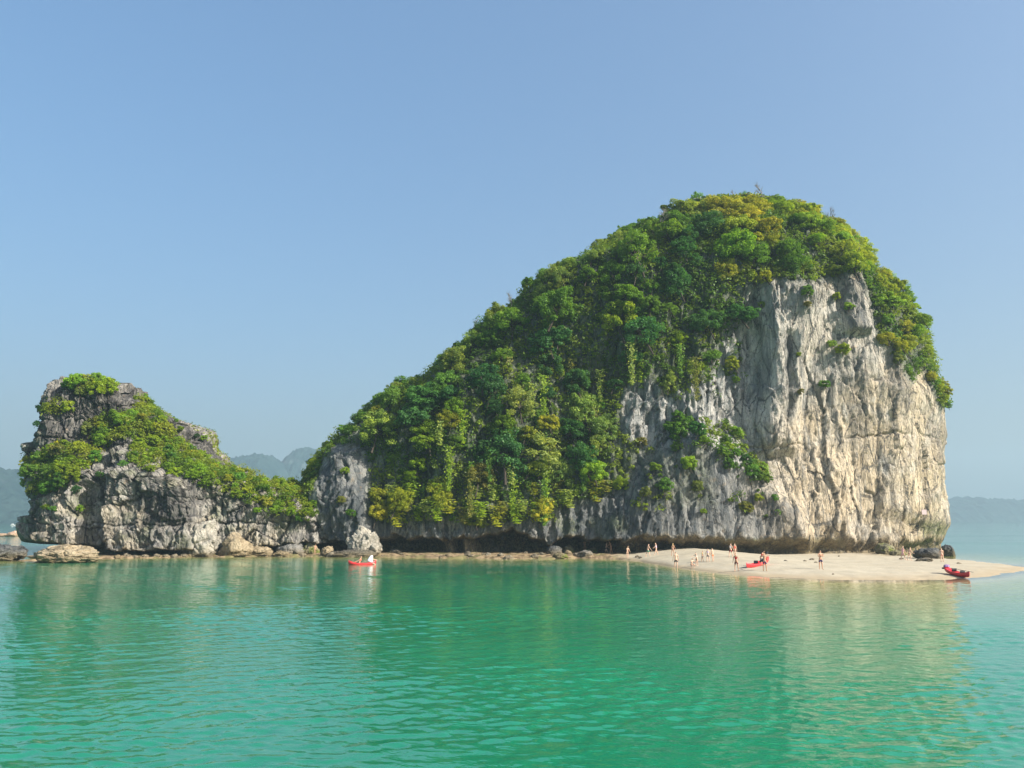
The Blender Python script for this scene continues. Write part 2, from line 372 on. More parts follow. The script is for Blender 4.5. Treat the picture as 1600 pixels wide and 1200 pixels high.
# ------------------------------------------------------------------ rock bodies built as stacks of closed slices
def unit_loop(nf, nb, n):
    th = np.linspace(-math.pi, math.pi, 20001)
    c, s = np.cos(th), np.sin(th); x = np.sign(c) * np.abs(c) ** (2 / n); y = np.sign(s) * np.abs(s) ** (2 / n)
    L = np.concatenate([[0], np.cumsum(np.hypot(np.diff(x) * 1.5, np.diff(y)))])
    k = L / L[-1]; half = 10000
    f = np.interp(np.linspace(0, k[half], nf, endpoint=False), k, th); b = np.interp(np.linspace(k[half], 1, nb, endpoint=False), k, th)
    t = np.concatenate([f, b]); c, s = np.cos(t), np.sin(t)
    return np.sign(c) * np.abs(c) ** (2 / n), np.sign(s) * np.abs(s) ** (2 / n)
def body(ztop, zs, front, back, XL, XR, nf, nb, n):
    u, v = unit_loop(nf, nb, n)
    fr, bk = front(zs), back(zs); yc, b = (fr + bk) / 2, (bk - fr) / 2
    ys = yc * .85
    xl = np.array([at(np.interp(600, [0, 1], [0, 0]) + 800, 600, 1.)[0]] * len(zs)); xr = xl + 1
    XLy, XLx = np.array(XL).T; XRy, XRx = np.array(XR).T
    for k in range(10):
        xc, a = (xl + xr) / 2, (xr - xl) / 2
        P = np.stack([xc[:, None] + a[:, None] * u, yc[:, None] + b[:, None] * v, np.repeat(zs[:, None], len(u), 1)], -1)
        px, py, d = project(P)
        i = px.argmin(1); j = px.argmax(1); r = np.arange(len(zs))
        el = np.interp(py[r, i], XLy, XLx) - px[r, i]; er = np.interp(py[r, j], XRy, XRx) - px[r, j]
        xl = xl + el * d[r, i] / F * .9; xr = xr + er * d[r, j] / F * .9
        m_ = (xl + xr) / 2; bad = xr < xl + .6; xl = np.where(bad, m_ - .3, xl); xr = np.where(bad, m_ + .3, xr)
    xc, a = (xl + xr) / 2, (xr - xl) / 2
    P = np.stack([xc[:, None] + a[:, None] * u, yc[:, None] + b[:, None] * v, np.repeat(zs[:, None], len(u), 1)], -1)
    # outward horizontal normal
    T = np.roll(P, -1, 1) - np.roll(P, 1, 1); N = np.stack([T[..., 1], -T[..., 0], T[..., 0] * 0], -1); N /= np.linalg.norm(N, axis=-1, keepdims=True) + 1e-9
    return P, N
def finish_body(name, P, mat, attrs, **kw):
    nr, nc = P.shape[:2]
    V = P.reshape(-1, 3); Fq = grid_faces(nr, nc, True)
    top = P[-1].mean(0) + np.array([0, 0, .2]); V = np.vstack([V, top]); b = (nr - 1) * nc; ti = len(V) - 1
    c = np.arange(nc); cap = np.stack([b + c, b + (c + 1) % nc, np.full(nc, ti), np.full(nc, ti)], -1)
    # cap as degenerate quads is avoided: build triangles via bmesh-less second pass
    me = bpy.data.meshes.new(name)
    allv = np.concatenate([Fq.ravel(), np.stack([b + c, b + (c + 1) % nc, np.full(nc, ti)], -1).ravel()]).astype(np.int32)
    tot = np.concatenate([np.full(len(Fq), 4), np.full(nc, 3)]).astype(np.int32); st = np.concatenate([[0], np.cumsum(tot)[:-1]]).astype(np.int32)
    me.vertices.add(len(V)); me.vertices.foreach_set('co', V.astype(np.float32).ravel())
    me.loops.add(len(allv)); me.loops.foreach_set('vertex_index', allv)
    me.polygons.add(len(tot)); me.polygons.foreach_set('loop_start', st); me.polygons.foreach_set('loop_total', tot)
    for k, a in attrs.items():
        q = me.attributes.new(k, 'FLOAT', 'POINT'); q.data.foreach_set('value', np.append(a.ravel(), a.ravel()[-1]).astype(np.float32))
    me.update(calc_edges=True); me.materials.append(mat)
    return link(name, me, **kw)
def normals(P):
    du = np.roll(P, -1, 1) - np.roll(P, 1, 1); dv = np.empty_like(P); dv[1:-1] = P[2:] - P[:-2]; dv[0] = P[1] - P[0]; dv[-1] = P[-1] - P[-2]
    N = np.cross(du, dv); return N / (np.linalg.norm(N, axis=-1, keepdims=True) + 1e-9)

VEG = [(440, 812), (452, 775), (500, 680), (560, 655), (600, 600), (690, 555), (740, 500), (800, 460), (880, 420), (930, 390), (1020, 340), (1090, 285), (1160, 280), (1250, 290), (1370, 350), (1420, 430),
       (1480, 540), (1492, 620), (1470, 640), (1440, 570), (1425, 600), (1402, 560), (1372, 530), (1362, 470), (1345, 425), (1310, 432), (1268, 440), (1205, 436), (1160, 462), (1150, 500), (1118, 545), (1112, 590),
       (1050, 610), (1000, 590), (972, 612), (968, 668), (1000, 700), (985, 745), (940, 778), (880, 792), (858, 812), (800, 814), (745, 820), (700, 812), (640, 818), (596, 818), (575, 800), (577, 700), (528, 696), (505, 720), (490, 770)]
# --- the tall cliff island
ZT = at(1180, 308, 127)[2]
zs = np.concatenate([np.linspace(-3, ZT - 8, 330), np.linspace(ZT - 8, ZT, 70)[1:]])
def fr_big(z): return 106.6 + .055 * np.maximum(z, 0) + 20 * np.clip((z - (ZT - 19)) / 19, 0, 1) ** 1.8
def bk_big(z): return 166 - .25 * z - 24 * np.clip((z - (ZT - 22)) / 22, 0, 1) ** 2
P, N = body(ZT, zs, fr_big, bk_big,
    [(306, 1180), (311, 1096), (328, 1078), (350, 1058), (367, 1035), (388, 1000), (418, 945), (448, 895), (488, 815), (524, 755), (584, 700), (624, 618), (655, 572), (674, 540), (692, 522), (714, 510), (745, 494), (775, 470), (870, 435)],
    [(308, 1185), (314, 1215), (334, 1252), (354, 1292), (387, 1335), (417, 1362), (457, 1403), (502, 1432), (552, 1455), (602, 1468), (652, 1470), (700, 1474), (870, 1474)],
    860, 120, 3.3)
px, py, dd = project(P); front = (np.arange(P.shape[1]) < 860)[None, :] * np.ones(P.shape[:2])
z = P[..., 2]
BUTT = [(930, 860), (985, 762), (1035, 705), (1085, 668), (1130, 690), (1190, 750), (1235, 800), (1270, 860)]
PILL = [(483, 870), (497, 742), (528, 700), (566, 703), (574, 760), (592, 870)]
D = front * (3.4 * poly_mask(px, py, BUTT, 22) + 2.6 * poly_mask(px, py, PILL, 9)
     + 1.6 * poly_mask(px, py, [(1316, 415), (1350, 415), (1356, 520), (1322, 520)], 8)
     + 1.5 * poly_mask(px, py, [(1195, 440), (1290, 440), (1260, 560), (1240, 700), (1190, 700)], 18)
     - 1.8 * poly_mask(px, py, [(1155, 470), (1190, 460), (1200, 600), (1170, 680), (1120, 660), (1110, 560)], 20)
     - 1.3 * poly_mask(px + 9 * noise(P * .35, 88), py + 20 * noise(P * .2, 89), [(1224, 535), (1230, 520), (1238, 560), (1238, 640), (1230, 650)], 9)
     - 1.6 * poly_mask(px, py, [(880, 560), (960, 560), (960, 690), (880, 690)], 25)
     + 1.6 * poly_mask(px, py, [(1180, 745), (1320, 720), (1330, 840), (1230, 840)], 25)
     + 1.0 * poly_mask(px, py, [(1380, 600), (1480, 600), (1480, 830), (1380, 800)], 14))
wp = P + .7 * np.stack([noise(P * .2, 3), noise(P * .2, 4), noise(P * .2, 5)], -1) + .12 * np.stack([noise(P * 1.5, 6), noise(P * 1.5, 7), noise(P * 1.5, 8)], -1)
rockw = front
st = ridged(wp * np.array([.22, .22, .022]), 2, 21)
c1, e1 = cells(wp * np.array([.30, .05, .085]), 31, .5)
c2, e2 = cells(wp * np.array([.85, .15, .22]), 37, .55)
c3, e3 = cells(wp * np.array([1.9, .6, .62]), 41, .8)
rough = 1 - sstep(1050, 1250, px + .6 * (py - 600))
D += rockw * ((.12 + .08 * rough) * (st - .6) + (.33 + .1 * rough) * c1 + (.17 + .2 * rough) * c2 + (.085 + .09 * rough) * c3 + .22 * rough * fbm(P * np.array([.9, .9, .7]), 3, 73) + .06 * ridged(wp * np.array([1.6, 1.6, .12]), 2, 61) - .5
     - .28 * (1 - sstep(0, .035, e1)) - .11 * (1 - sstep(0, .05, e2)) + .06 * fbm(P * np.array([2.6, 2.6, 1.5]), 3, 71))
D += (1 - rockw) * 2.5 * fbm(P * .12, 4, 81) 
big_n = fbm(P * .07, 3, 99); D += 1.6 * big_n * sstep(3, 8, z)
# long horizontal bedding crack across the pale face
ck = np.interp(px, [1150, 1200, 1300, 1400, 1487], [694, 700, 688, 676, 690])
D -= front * .45 * np.exp(-((py - ck - 3 * noise(P * .4, 66)) / 1.8) ** 2) * (px > 1150) * sstep(-.25, .15, noise(P * .22, 67))
# sea-worn undercut with caves
lip = np.interp(px, [430, 480, 500, 560, 600, 690, 740, 760, 800, 830, 860, 900, 950, 990, 1040, 1100, 1200, 1330, 1400, 1440, 1455, 1487],
                    [836, 840, 838, 846, 838, 842, 838, 832, 826, 842, 846, 838, 840, 834, 836, 837, 840, 838, 846, 844, 838, 850])
lipz = CAM_H - (lip - 812) * 106.5 / F + .5 * c1 * .5 + .35 * noise(P * np.array([.8, .8, 0]) , 55)
dep = np.interp(px, [430, 480, 520, 560, 610, 670, 690, 700, 712, 722, 735, 750, 830, 850, 930, 960, 975, 1000, 1010, 1040, 1060, 1200, 1440, 1452, 1470, 1480, 1487],
                    [2.0, 3.5, 7, 7, 7.5, 7, 2.6, 2.4, 5, 2.6, 3.4, 7.5, 7.5, 6.5, 7, 6.5, 2.4, 2.2, 3.4, 3.2, 1.5, 1.3, 1.3, 2.0, 1.2, .3, .0])
uc = front * np.where(px > 1000, sstep(0, 1.7, lipz - z), sstep(0, .55, lipz - z)) * (z > -4)
D = D * (1 - .45 * uc) - uc * (dep + 1.0 * noise(P * np.array([.5, .5, .5]), 77)) 
P2 = P + N * D[..., None]
P2[..., 2] += np.where(front > 0, .22 * c2 * sstep(0, 2, z), 0)
NB = normals(P2)
px2, py2, _ = project(P2)
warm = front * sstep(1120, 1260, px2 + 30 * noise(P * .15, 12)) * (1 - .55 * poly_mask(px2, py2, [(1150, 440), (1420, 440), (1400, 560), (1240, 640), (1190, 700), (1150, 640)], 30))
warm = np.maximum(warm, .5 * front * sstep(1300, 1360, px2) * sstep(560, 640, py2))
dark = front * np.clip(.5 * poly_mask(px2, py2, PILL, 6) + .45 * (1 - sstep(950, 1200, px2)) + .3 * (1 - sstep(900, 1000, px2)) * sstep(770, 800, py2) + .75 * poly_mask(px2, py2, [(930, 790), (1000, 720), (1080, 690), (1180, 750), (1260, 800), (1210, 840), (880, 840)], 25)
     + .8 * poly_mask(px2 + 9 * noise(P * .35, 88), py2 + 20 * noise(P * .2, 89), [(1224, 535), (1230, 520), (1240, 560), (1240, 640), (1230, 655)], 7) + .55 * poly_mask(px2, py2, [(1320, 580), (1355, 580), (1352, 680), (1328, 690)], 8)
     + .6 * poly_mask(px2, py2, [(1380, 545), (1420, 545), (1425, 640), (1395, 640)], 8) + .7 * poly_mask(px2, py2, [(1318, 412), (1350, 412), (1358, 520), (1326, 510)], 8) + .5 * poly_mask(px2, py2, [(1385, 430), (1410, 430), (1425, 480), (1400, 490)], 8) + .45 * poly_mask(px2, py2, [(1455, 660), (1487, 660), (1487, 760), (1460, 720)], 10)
     + .5 * poly_mask(px2, py2, [(1140, 640), (1165, 640), (1160, 690), (1140, 690)], 6) + .35 * poly_mask(px2, py2, [(1155, 430), (1300, 430), (1290, 480), (1155, 500)], 12), 0, 1)  # last patch: shade on the upper left slab painted in as grey
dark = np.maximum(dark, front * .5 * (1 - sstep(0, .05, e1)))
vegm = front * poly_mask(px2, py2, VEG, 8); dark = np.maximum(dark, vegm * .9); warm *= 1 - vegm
tide = front * np.maximum(sstep(-.5, .4, lipz - z + .4 * noise(P * 1.1, 14)), 0)
moss = front * (.8 * poly_mask(px2, py2, [(1100, 842), (1320, 842), (1320, 862), (1100, 862)], 6) + .8 * poly_mask(px2, py2, [(1440, 815), (1480, 815), (1480, 838), (1440, 838)], 6)
     + .6 * poly_mask(px2, py2, [(820, 800), (980, 800), (980, 850), (820, 850)], 12) * sstep(-.1, .5, noise(P * .4, 16)) + .4 * poly_mask(px2, py2, [(1000, 700), (1100, 690), (1120, 790), (1000, 790)], 12))
moss = np.clip(np.maximum(moss, .8 * vegm), 0, 1)
BIG = dict(P=P2, N=NB, px=px2, py=py2, nf=860)
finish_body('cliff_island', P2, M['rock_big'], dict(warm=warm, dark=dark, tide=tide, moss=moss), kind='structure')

# --- the low rocky islet
ZT2 = at(160, 603, 120)[2]
zs = np.concatenate([np.linspace(-3, ZT2 - 2, 200), np.linspace(ZT2 - 2, ZT2, 24)[1:]])
def fr_sm(z): return 106.0 + .05 * np.maximum(z, 0) + 3.2 * sstep(10.2, 12.2, z) + 2.6 * sstep(13.5, 14.6, z) + 2.5 * sstep(ZT2 - 3, ZT2 + 1, z)
def bk_sm(z): return 142 - .45 * np.maximum(z, 0)
P, N = body(ZT2, zs, fr_sm, bk_sm,
    [(598, 86), (606, 78), (615, 73), (640, 66), (690, 51), (740, 44), (800, 42), (835, 36), (870, 46)],
    [(598, 196), (613, 220), (640, 254), (662, 282), (676, 328), (704, 346), (726, 366), (746, 400), (757, 440), (766, 480), (780, 520), (800, 560), (870, 600)],
    640, 90, 3.6)
px, py, dd = project(P); front = (np.arange(P.shape[1]) < 640)[None, :] * np.ones(P.shape[:2]); z = P[..., 2]
D = front * (1.8 * poly_mask(px, py, [(165, 880), (172, 735), (240, 730), (300, 760), (312, 880)], 7)
     + 1.2 * poly_mask(px, py, [(60, 880), (64, 775), (120, 770), (125, 880)], 7)
     - 1.6 * poly_mask(px, py, [(120, 860), (124, 760), (165, 740), (168, 860)], 7)
     + 1.0 * poly_mask(px, py, [(170, 735), (180, 685), (215, 685), (225, 735)], 7)
     - .9 * poly_mask(px, py, [(310, 880), (320, 770), (440, 780), (440, 880)], 10))
wp = P + .5 * np.stack([noise(P * .35, 3), noise(P * .35, 4), noise(P * .35, 5)], -1)
c1, e1 = cells(wp * np.array([.33, .06, .26]), 131, .55)
c2, e2 = cells(wp * np.array([.95, .2, .60]), 137, .6)
c3, e3 = cells(wp * np.array([2.4, .8, 1.3]), 141, .6)
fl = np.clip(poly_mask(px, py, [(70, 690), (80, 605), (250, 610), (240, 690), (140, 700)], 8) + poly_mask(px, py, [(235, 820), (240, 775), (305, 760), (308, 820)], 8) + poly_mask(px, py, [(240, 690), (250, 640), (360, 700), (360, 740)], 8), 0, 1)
D += front * ((.75 - .3 * fl) * c1 + .34 * c2 + .15 * c3 + .15 * (1 - .5 * fl) * ridged(wp * np.array([.5, .5, .3]), 3, 151) - .2
     + fl * (.26 * ridged(wp * np.array([2.6, 2.6, .1]), 2, 161) - .1) - .35 * (1 - sstep(0, .05, e1)) - .16 * (1 - sstep(0, .08, e2)) + .10 * fbm(P * 2.4, 3, 171))
bed = sum(np.exp(-((z - zz - .35 * noise(P * .15, 31 + k)) / .11) ** 2) for k, zz in enumerate((4.2, 7.6, 10.2, 15.9, 18.6)))
D -= front * .45 * bed
D += (1 - front) * 1.6 * fbm(P * .2, 3, 181) + .8 * fbm(P * .12, 2, 199) * sstep(3, 6, z)
lip = np.interp(px, [40, 55, 75, 110, 160, 165, 190, 240, 285, 320, 400, 520], [846, 842, 845, 848, 852, 852, 857, 857, 854, 858, 852, 846])
lipz = CAM_H - (lip - 812) * 106 / F + .3 * noise(P * np.array([.8, .8, 0]), 55)
uc = front * sstep(0, .5, lipz - z)
D = D * (1 - .5 * uc) - uc * (np.interp(px, [40, 60, 160, 175, 280, 300, 520], [5.5, 6, 6, 4.6, 4.4, 5, 4.5]) + .9 * noise(P * .5, 77))
P2 = P + N * D[..., None]; P2[..., 2] += front * .25 * c2 * sstep(0, 2, z) + sstep(ZT2 - 5, ZT2, z) * (.8 * noise(P * .45, 203) + .35 * c2)
NB = normals(P2); px2, py2, _ = project(P2)
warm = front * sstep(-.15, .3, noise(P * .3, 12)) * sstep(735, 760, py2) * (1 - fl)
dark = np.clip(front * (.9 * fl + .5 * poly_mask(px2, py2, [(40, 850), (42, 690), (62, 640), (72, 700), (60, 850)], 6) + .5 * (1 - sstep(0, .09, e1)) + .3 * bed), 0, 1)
tide = front * sstep(-.4, .4, lipz - z + .3 * noise(P * 1.1, 14)); moss = front * .5 * sstep(.1, .4, noise(P * .35, 15)) * (1 - fl)
SML = dict(P=P2, N=NB, px=px2, py=py2, nf=640)
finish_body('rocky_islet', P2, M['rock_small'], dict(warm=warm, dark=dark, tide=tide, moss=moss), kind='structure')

# --- hills far off
def far_hill(name, prof, yc, dy, n=(160, 40), amp=6, seed=0):
    xs = np.linspace(prof[0][0], prof[-1][0], n[0]); hx = [(at(a, b, yc)[0], at(a, b, yc)[2]) for a, b in prof]
    hx = np.array(hx); wx_ = np.linspace(hx[0, 0], hx[-1, 0], n[0]); hz = np.interp(wx_, hx[:, 0], hx[:, 1])
    v = np.linspace(-1, 1, n[1]); Z = hz[None, :] * np.clip(1 - np.abs(v[:, None]) ** 2.6, 0, 1)
    X = np.repeat(wx_[None, :], n[1], 0); Y = yc + dy * np.sign(v[:, None]) * np.abs(v[:, None]) + 0 * X
    k = amp / 30.
    Z = Z + amp * fbm(np.stack([X * .05 / k ** .5, Y * .05 / k ** .5, X * 0 + seed], -1), 5, seed) * (Z > 1) - 2.0
    me = new_mesh(name, np.stack([X, Y, Z], -1).reshape(-1, 3), grid_faces(n[1], n[0]), M['far'], {}, True)
    return link(name, me, kind='structure')
far_hill('hill', [(-500, 822), (-380, 760), (-200, 700), (-60, 728), (-10, 742), (25, 734), (60, 742), (110, 770), (200, 812), (240, 826)], 1200, 300, (260, 70), 8, 3)
far_hill('hill', [(300, 812), (345, 735), (375, 716), (400, 711), (425, 712), (438, 722), (455, 745), (480, 790), (520, 812)], 1750, 200, (140, 40), 7, 13)
far_hill('hill', [(420, 812), (446, 752), (456, 716), (470, 703), (484, 700), (510, 706), (560, 730), (620, 812)], 1900, 220, (140, 40), 7, 23)
far_hill('hill', [(1400, 812), (1440, 790), (1480, 784), (1496, 780), (1506, 776), (1515, 780), (1528, 783), (1545, 779), (1560, 781), (1566, 785), (1574, 781), (1590, 790), (1606, 804), (1630, 797), (1680, 790), (1750, 812)], 2300, 240, (200, 30), 9, 33)

# ------------------------------------------------------------------ foliage prototypes
def leaf_quads(C, Nn, size, v):
    """one small four-cornered leaf per point"""
    n = len(C); r = rs.randn(n, 3); T = np.cross(Nn, r); T /= np.linalg.norm(T, axis=1, keepdims=True) + 1e-9; B = np.cross(Nn, T)
    s = size[:, None]
    V = np.stack([C - T * s, C - B * s * .55 + Nn * s * .12, C + T * s, C + B * s * .55 + Nn * s * .12], 1).reshape(-1, 3)
    return V, np.arange(4 * n).reshape(-1, 4), np.repeat(v, 4)
def unit(a): return a / (np.linalg.norm(a, axis=1, keepdims=True) + 1e-9)
def crown_proto(kind):
    if kind == 'round': nc, fz, lo, lp, ls = 84, .85, .4, 120, .043
    elif kind == 'flat': nc, fz, lo, lp, ls = 76, .66, .35, 120, .043
    elif kind == 'loose': nc, fz, lo, lp, ls = 58, .9, .4, 100, .043
    else: nc, fz, lo, lp, ls = 48, .8, .4, 130, .062       # bush
    d = unit(rs.randn(nc, 3)); d[:, 2] = np.where(d[:, 2] < -.8, -d[:, 2] * .6, d[:, 2])
    cc = d * (lo + (1 - lo) * rs.rand(nc, 1) ** .5) * .86 * np.array([1, 1, fz]) * (1 + .35 * noise(d * 1.3 + rs.rand() * 50, 3))[:, None]; cr = .12 + .20 * rs.rand(nc) ** 1.3
    if kind == 'flat': cr *= .85
    C, Nn, vv = [], [], []
    for k in range(nc):
        q = unit(rs.randn(lp, 3)); q[:, 2] = np.abs(q[:, 2]) * np.where(rs.rand(lp) < .72, 1, -.8)
        q = unit(q); C.append(cc[k] + q * cr[k] * (.6 + .45 * rs.rand(lp, 1)) * np.array([1, 1, .72]))
        Nn.append(unit(q * .8 + rs.randn(lp, 3) * .45 + np.array([0, 0, .5]))); vv.append(np.clip(rs.rand(lp) * .6 + .4 * rs.rand(), 0, 1))
    C = np.concatenate(C); Nn = np.concatenate(Nn); vv = np.concatenate(vv)
    V, Fq, v = leaf_quads(C, Nn, ls * (.7 + .6 * rs.rand(len(C))), vv)
    return new_mesh('crown', V, Fq, M['leaf'], {'v': v}), cc
def tube(pts, rad, k=6):
    pts = [Vector(p) for p in pts]; V, Fq = [], []
    for i, p in enumerate(pts):
        t = (pts[min(i + 1, len(pts) - 1)] - pts[max(i - 1, 0)]).normalized(); q = t.to_track_quat('Z', 'Y')
        for j in range(k):
            a = 2 * math.pi * j / k; V.append(p + q @ Vector((math.cos(a) * rad[i], math.sin(a) * rad[i], 0)))
        if i: Fq += [((i - 1) * k + j, (i - 1) * k + (j + 1) % k, i * k + (j + 1) % k, i * k + j) for j in range(k)]
    return V, Fq
def merge(parts):
    V, Fq = [], []
    for v, f in parts:
        b = len(V); V += [tuple(x) for x in v]; Fq += [tuple(i + b for i in q) for q in f]
    return V, Fq
def trunk_proto(cc, drop=1.15):
    ps = []; bx = R.uniform(-.1, .1); by = R.uniform(-.1, .1)
    base = Vector((bx * .5, by + .15, -drop)); fork = Vector((bx, by, -.25))
    ps.append(tube([base, base.lerp(fork, .5) + Vector((R.uniform(-.07, .07), 0, 0)), fork], [.05, .04, .032]))
    for k in R.sample(range(len(cc)), min(9, len(cc))):
        e = Vector(cc[k]) * .95; md = fork.lerp(e, .5) + Vector((R.uniform(-.06, .06), R.uniform(-.06, .06), .05)); ps.append(tube([fork, md, e], [.022, .014, .006], 5))
    V, Fq = merge(ps); return new_mesh('trunk', V, Fq, M['bark'], {}, True)
PROTO = {}
for kd, cnt in (('round', 5), ('flat', 3), ('loose', 3), ('bush', 4)):
    PROTO[kd] = []
    for _ in range(cnt):
        me, cc = crown_proto(kd); PROTO[kd].append((me, trunk_proto(cc)))
def bare_proto():
    ps = []
    def grow(p, d, l, r, lv):
        m_ = p + d * l * .5 + Vector((R.uniform(-1, 1), R.uniform(-1, 1), 0)) * l * .08; e = p + d * l
        ps.append(tube([p, m_, e], [r, r * .8, r * .6], 4))
        if lv:
            for _ in range(4 if lv > 1 else 3):
                grow(e - d * l * R.uniform(0, .5), (d + Vector((R.uniform(-.8, .8), R.uniform(-.8, .8), R.uniform(-.1, .6)))).normalized(), l * R.uniform(.5, .75), r * .5, lv - 1)
    grow(Vector((0, 0, -1.0)), Vector((0, 0, 1)), .8, .05, 4)
    V, Fq = merge(ps); return new_mesh('branches', V, Fq, plain('grey_bark', (.22, .20, .17), .9, .1, .2), {}, True)
BARE = bare_proto()

# ------------------------------------------------------------------ vegetation zones (outlines as they lie on the rock)
LEDGE = [(1050, 652), (1090, 655), (1135, 662), (1160, 690), (1200, 735), (1190, 752), (1150, 748), (1110, 705), (1075, 682), (1045, 680)]
HOLES = [[(902, 608), (932, 606), (930, 660), (906, 664)]]
SPOTS = [(1315, 545, 16), (1300, 538, 10), (1283, 600, 12), (1250, 612, 8), (1140, 570, 16), (1150, 592, 8), (1265, 458, 12), (1262, 475, 9), (1307, 465, 9), (1325, 480, 12), (1212, 776, 8), (1165, 792, 15), (1182, 780, 10), (1246, 556, 7), (1480, 636, 8), (1400, 560, 16),
         (1075, 725, 16), (1085, 760, 13), (1040, 760, 14), (1025, 730, 13), (1010, 770, 12), (1060, 700, 12), (540, 735, 10), (535, 780, 10), (548, 800, 9), (1190, 478, 9), (1000, 690, 14), (1184, 742, 12), (1196, 744, 8), (1480, 585, 10), (1385, 500, 14), (1100, 800, 7)]
VEG2 = [(205, 648), (216, 622), (238, 632), (262, 665), (290, 700), (322, 722), (350, 732), (400, 738), (450, 748), (495, 750), (500, 800), (480, 812), (440, 806), (400, 795), (372, 775), (330, 762), (290, 748), (255, 735), (225, 738), (200, 715), (215, 690), (185, 690), (150, 692), (142, 672), (160, 650)]
VEG2B = [[(105, 605), (120, 597), (165, 597), (172, 608), (130, 614)], [(72, 636), (88, 628), (106, 632), (100, 645), (74, 646)], [(44, 715), (70, 708), (100, 690), (150, 700), (160, 715), (115, 745), (80, 772), (50, 770), (44, 740)]]
SPOTS2 = [(235, 628, 11), (318, 684, 9), (308, 682, 7), (282, 668, 9), (195, 725, 9), (240, 733, 12), (155, 740, 8), (70, 795, 9), (85, 795, 8), (125, 795, 8), (52, 665, 8), (65, 640, 8), (275, 655, 6), (400, 800, 9), (118, 765, 10), (190, 652, 12)]

def nearest_landmark(px):
    for lim, s in ((500, 'by the saddle'), (590, 'behind the rock pillar'), (680, 'over the first sea cave'), (770, 'over the wide sea cave'), (860, 'left of the rock scar'), (950, 'around the rock scar'), (1040, 'left of the white cliff'),
                   (1120, 'above the grey buttress'), (1200, 'by the white cliff edge'), (1290, 'above the white cliff'), (1370, 'above the rock pinnacle'), (1600, 'on the right shoulder')):
        if px < lim: return s
SKY_X = [450, 500, 560, 605, 690, 740, 800, 880, 930, 1020, 1090, 1160, 1250, 1350, 1410, 1465, 1490]; SKY_Y = [770, 690, 665, 600, 560, 505, 465, 425, 395, 345, 295, 290, 315, 368, 440, 540, 640]
def height_word(px, py):
    sk = np.interp(px, SKY_X, SKY_Y); f = (py - sk) / max(40, (820 - sk))
    return 'on the skyline' if py - sk < 32 else 'under the skyline' if py - sk < 75 else 'high up' if f < .45 else 'mid-slope' if f < .68 else 'low down' if f < .88 else 'over the shore rocks'
TINT = {'dark': ('dark green', (.062, .168, .040)), 'mid': ('mid green', (.130, .255, .028)), 'lime': ('lime green', (.225, .345, .024)), 'gold': ('yellow-green', (.320, .360, .030)), 'olive': ('olive brown', (.20, .22, .045)), 'pale': ('pale dusty green', (.24, .32, .065))}
def put_tree(p, nrm, r, kind, tint, label, group, name='tree', cat='tree', up=.35):
    """crown held off the rock, trunk rooted in it"""
    me, tr = R.choice(PROTO[kind])
    loc = Vector(p) + Vector((nrm[0], nrm[1], 0)) * r * .5 + Vector((0, 0, r * up))
    t = thing(name, label, cat, Vector(p), 0, group)
    a = R.uniform(0, 6.28); s = Vector((r * R.uniform(.85, 1.25), r * R.uniform(.85, 1.25), r * R.uniform(.8, 1.3)))
    rel = loc - Vector(p); tilt = (R.uniform(-.3, .3), R.uniform(-.3, .3), a)
    c = link('crown', me, t); c.location = rel; c.scale = s; c.rotation_euler = tilt
    b = link('trunk', tr, t); b.location = rel; b.scale = s
    # lean the trunk back into the rock it grows from
    b.rotation_euler = (max(-.9, min(.9, nrm[1] * .6)), max(-.9, min(.9, -nrm[0] * .6)), 0)
    cvar = R.uniform(.82, 1.2); col = TINT[tint][1]
    c.color = (col[0] * cvar * R.uniform(.85, 1.15), col[1] * cvar, col[2] * cvar * R.uniform(.8, 1.2), 1)
    return t
def surf_at(B, px, py):
    nf = B['nf']; d = (B['px'][:, :nf] - px) ** 2 + (B['py'][:, :nf] - py) ** 2
    m_ = d < max(d.min() * 1.5 + .5, 9); Yv = np.where(m_, B['P'][:, :nf, 1], 1e9); i = np.unravel_index(Yv.argmin(), Yv.shape)
    return B['P'][i], B['N'][i]

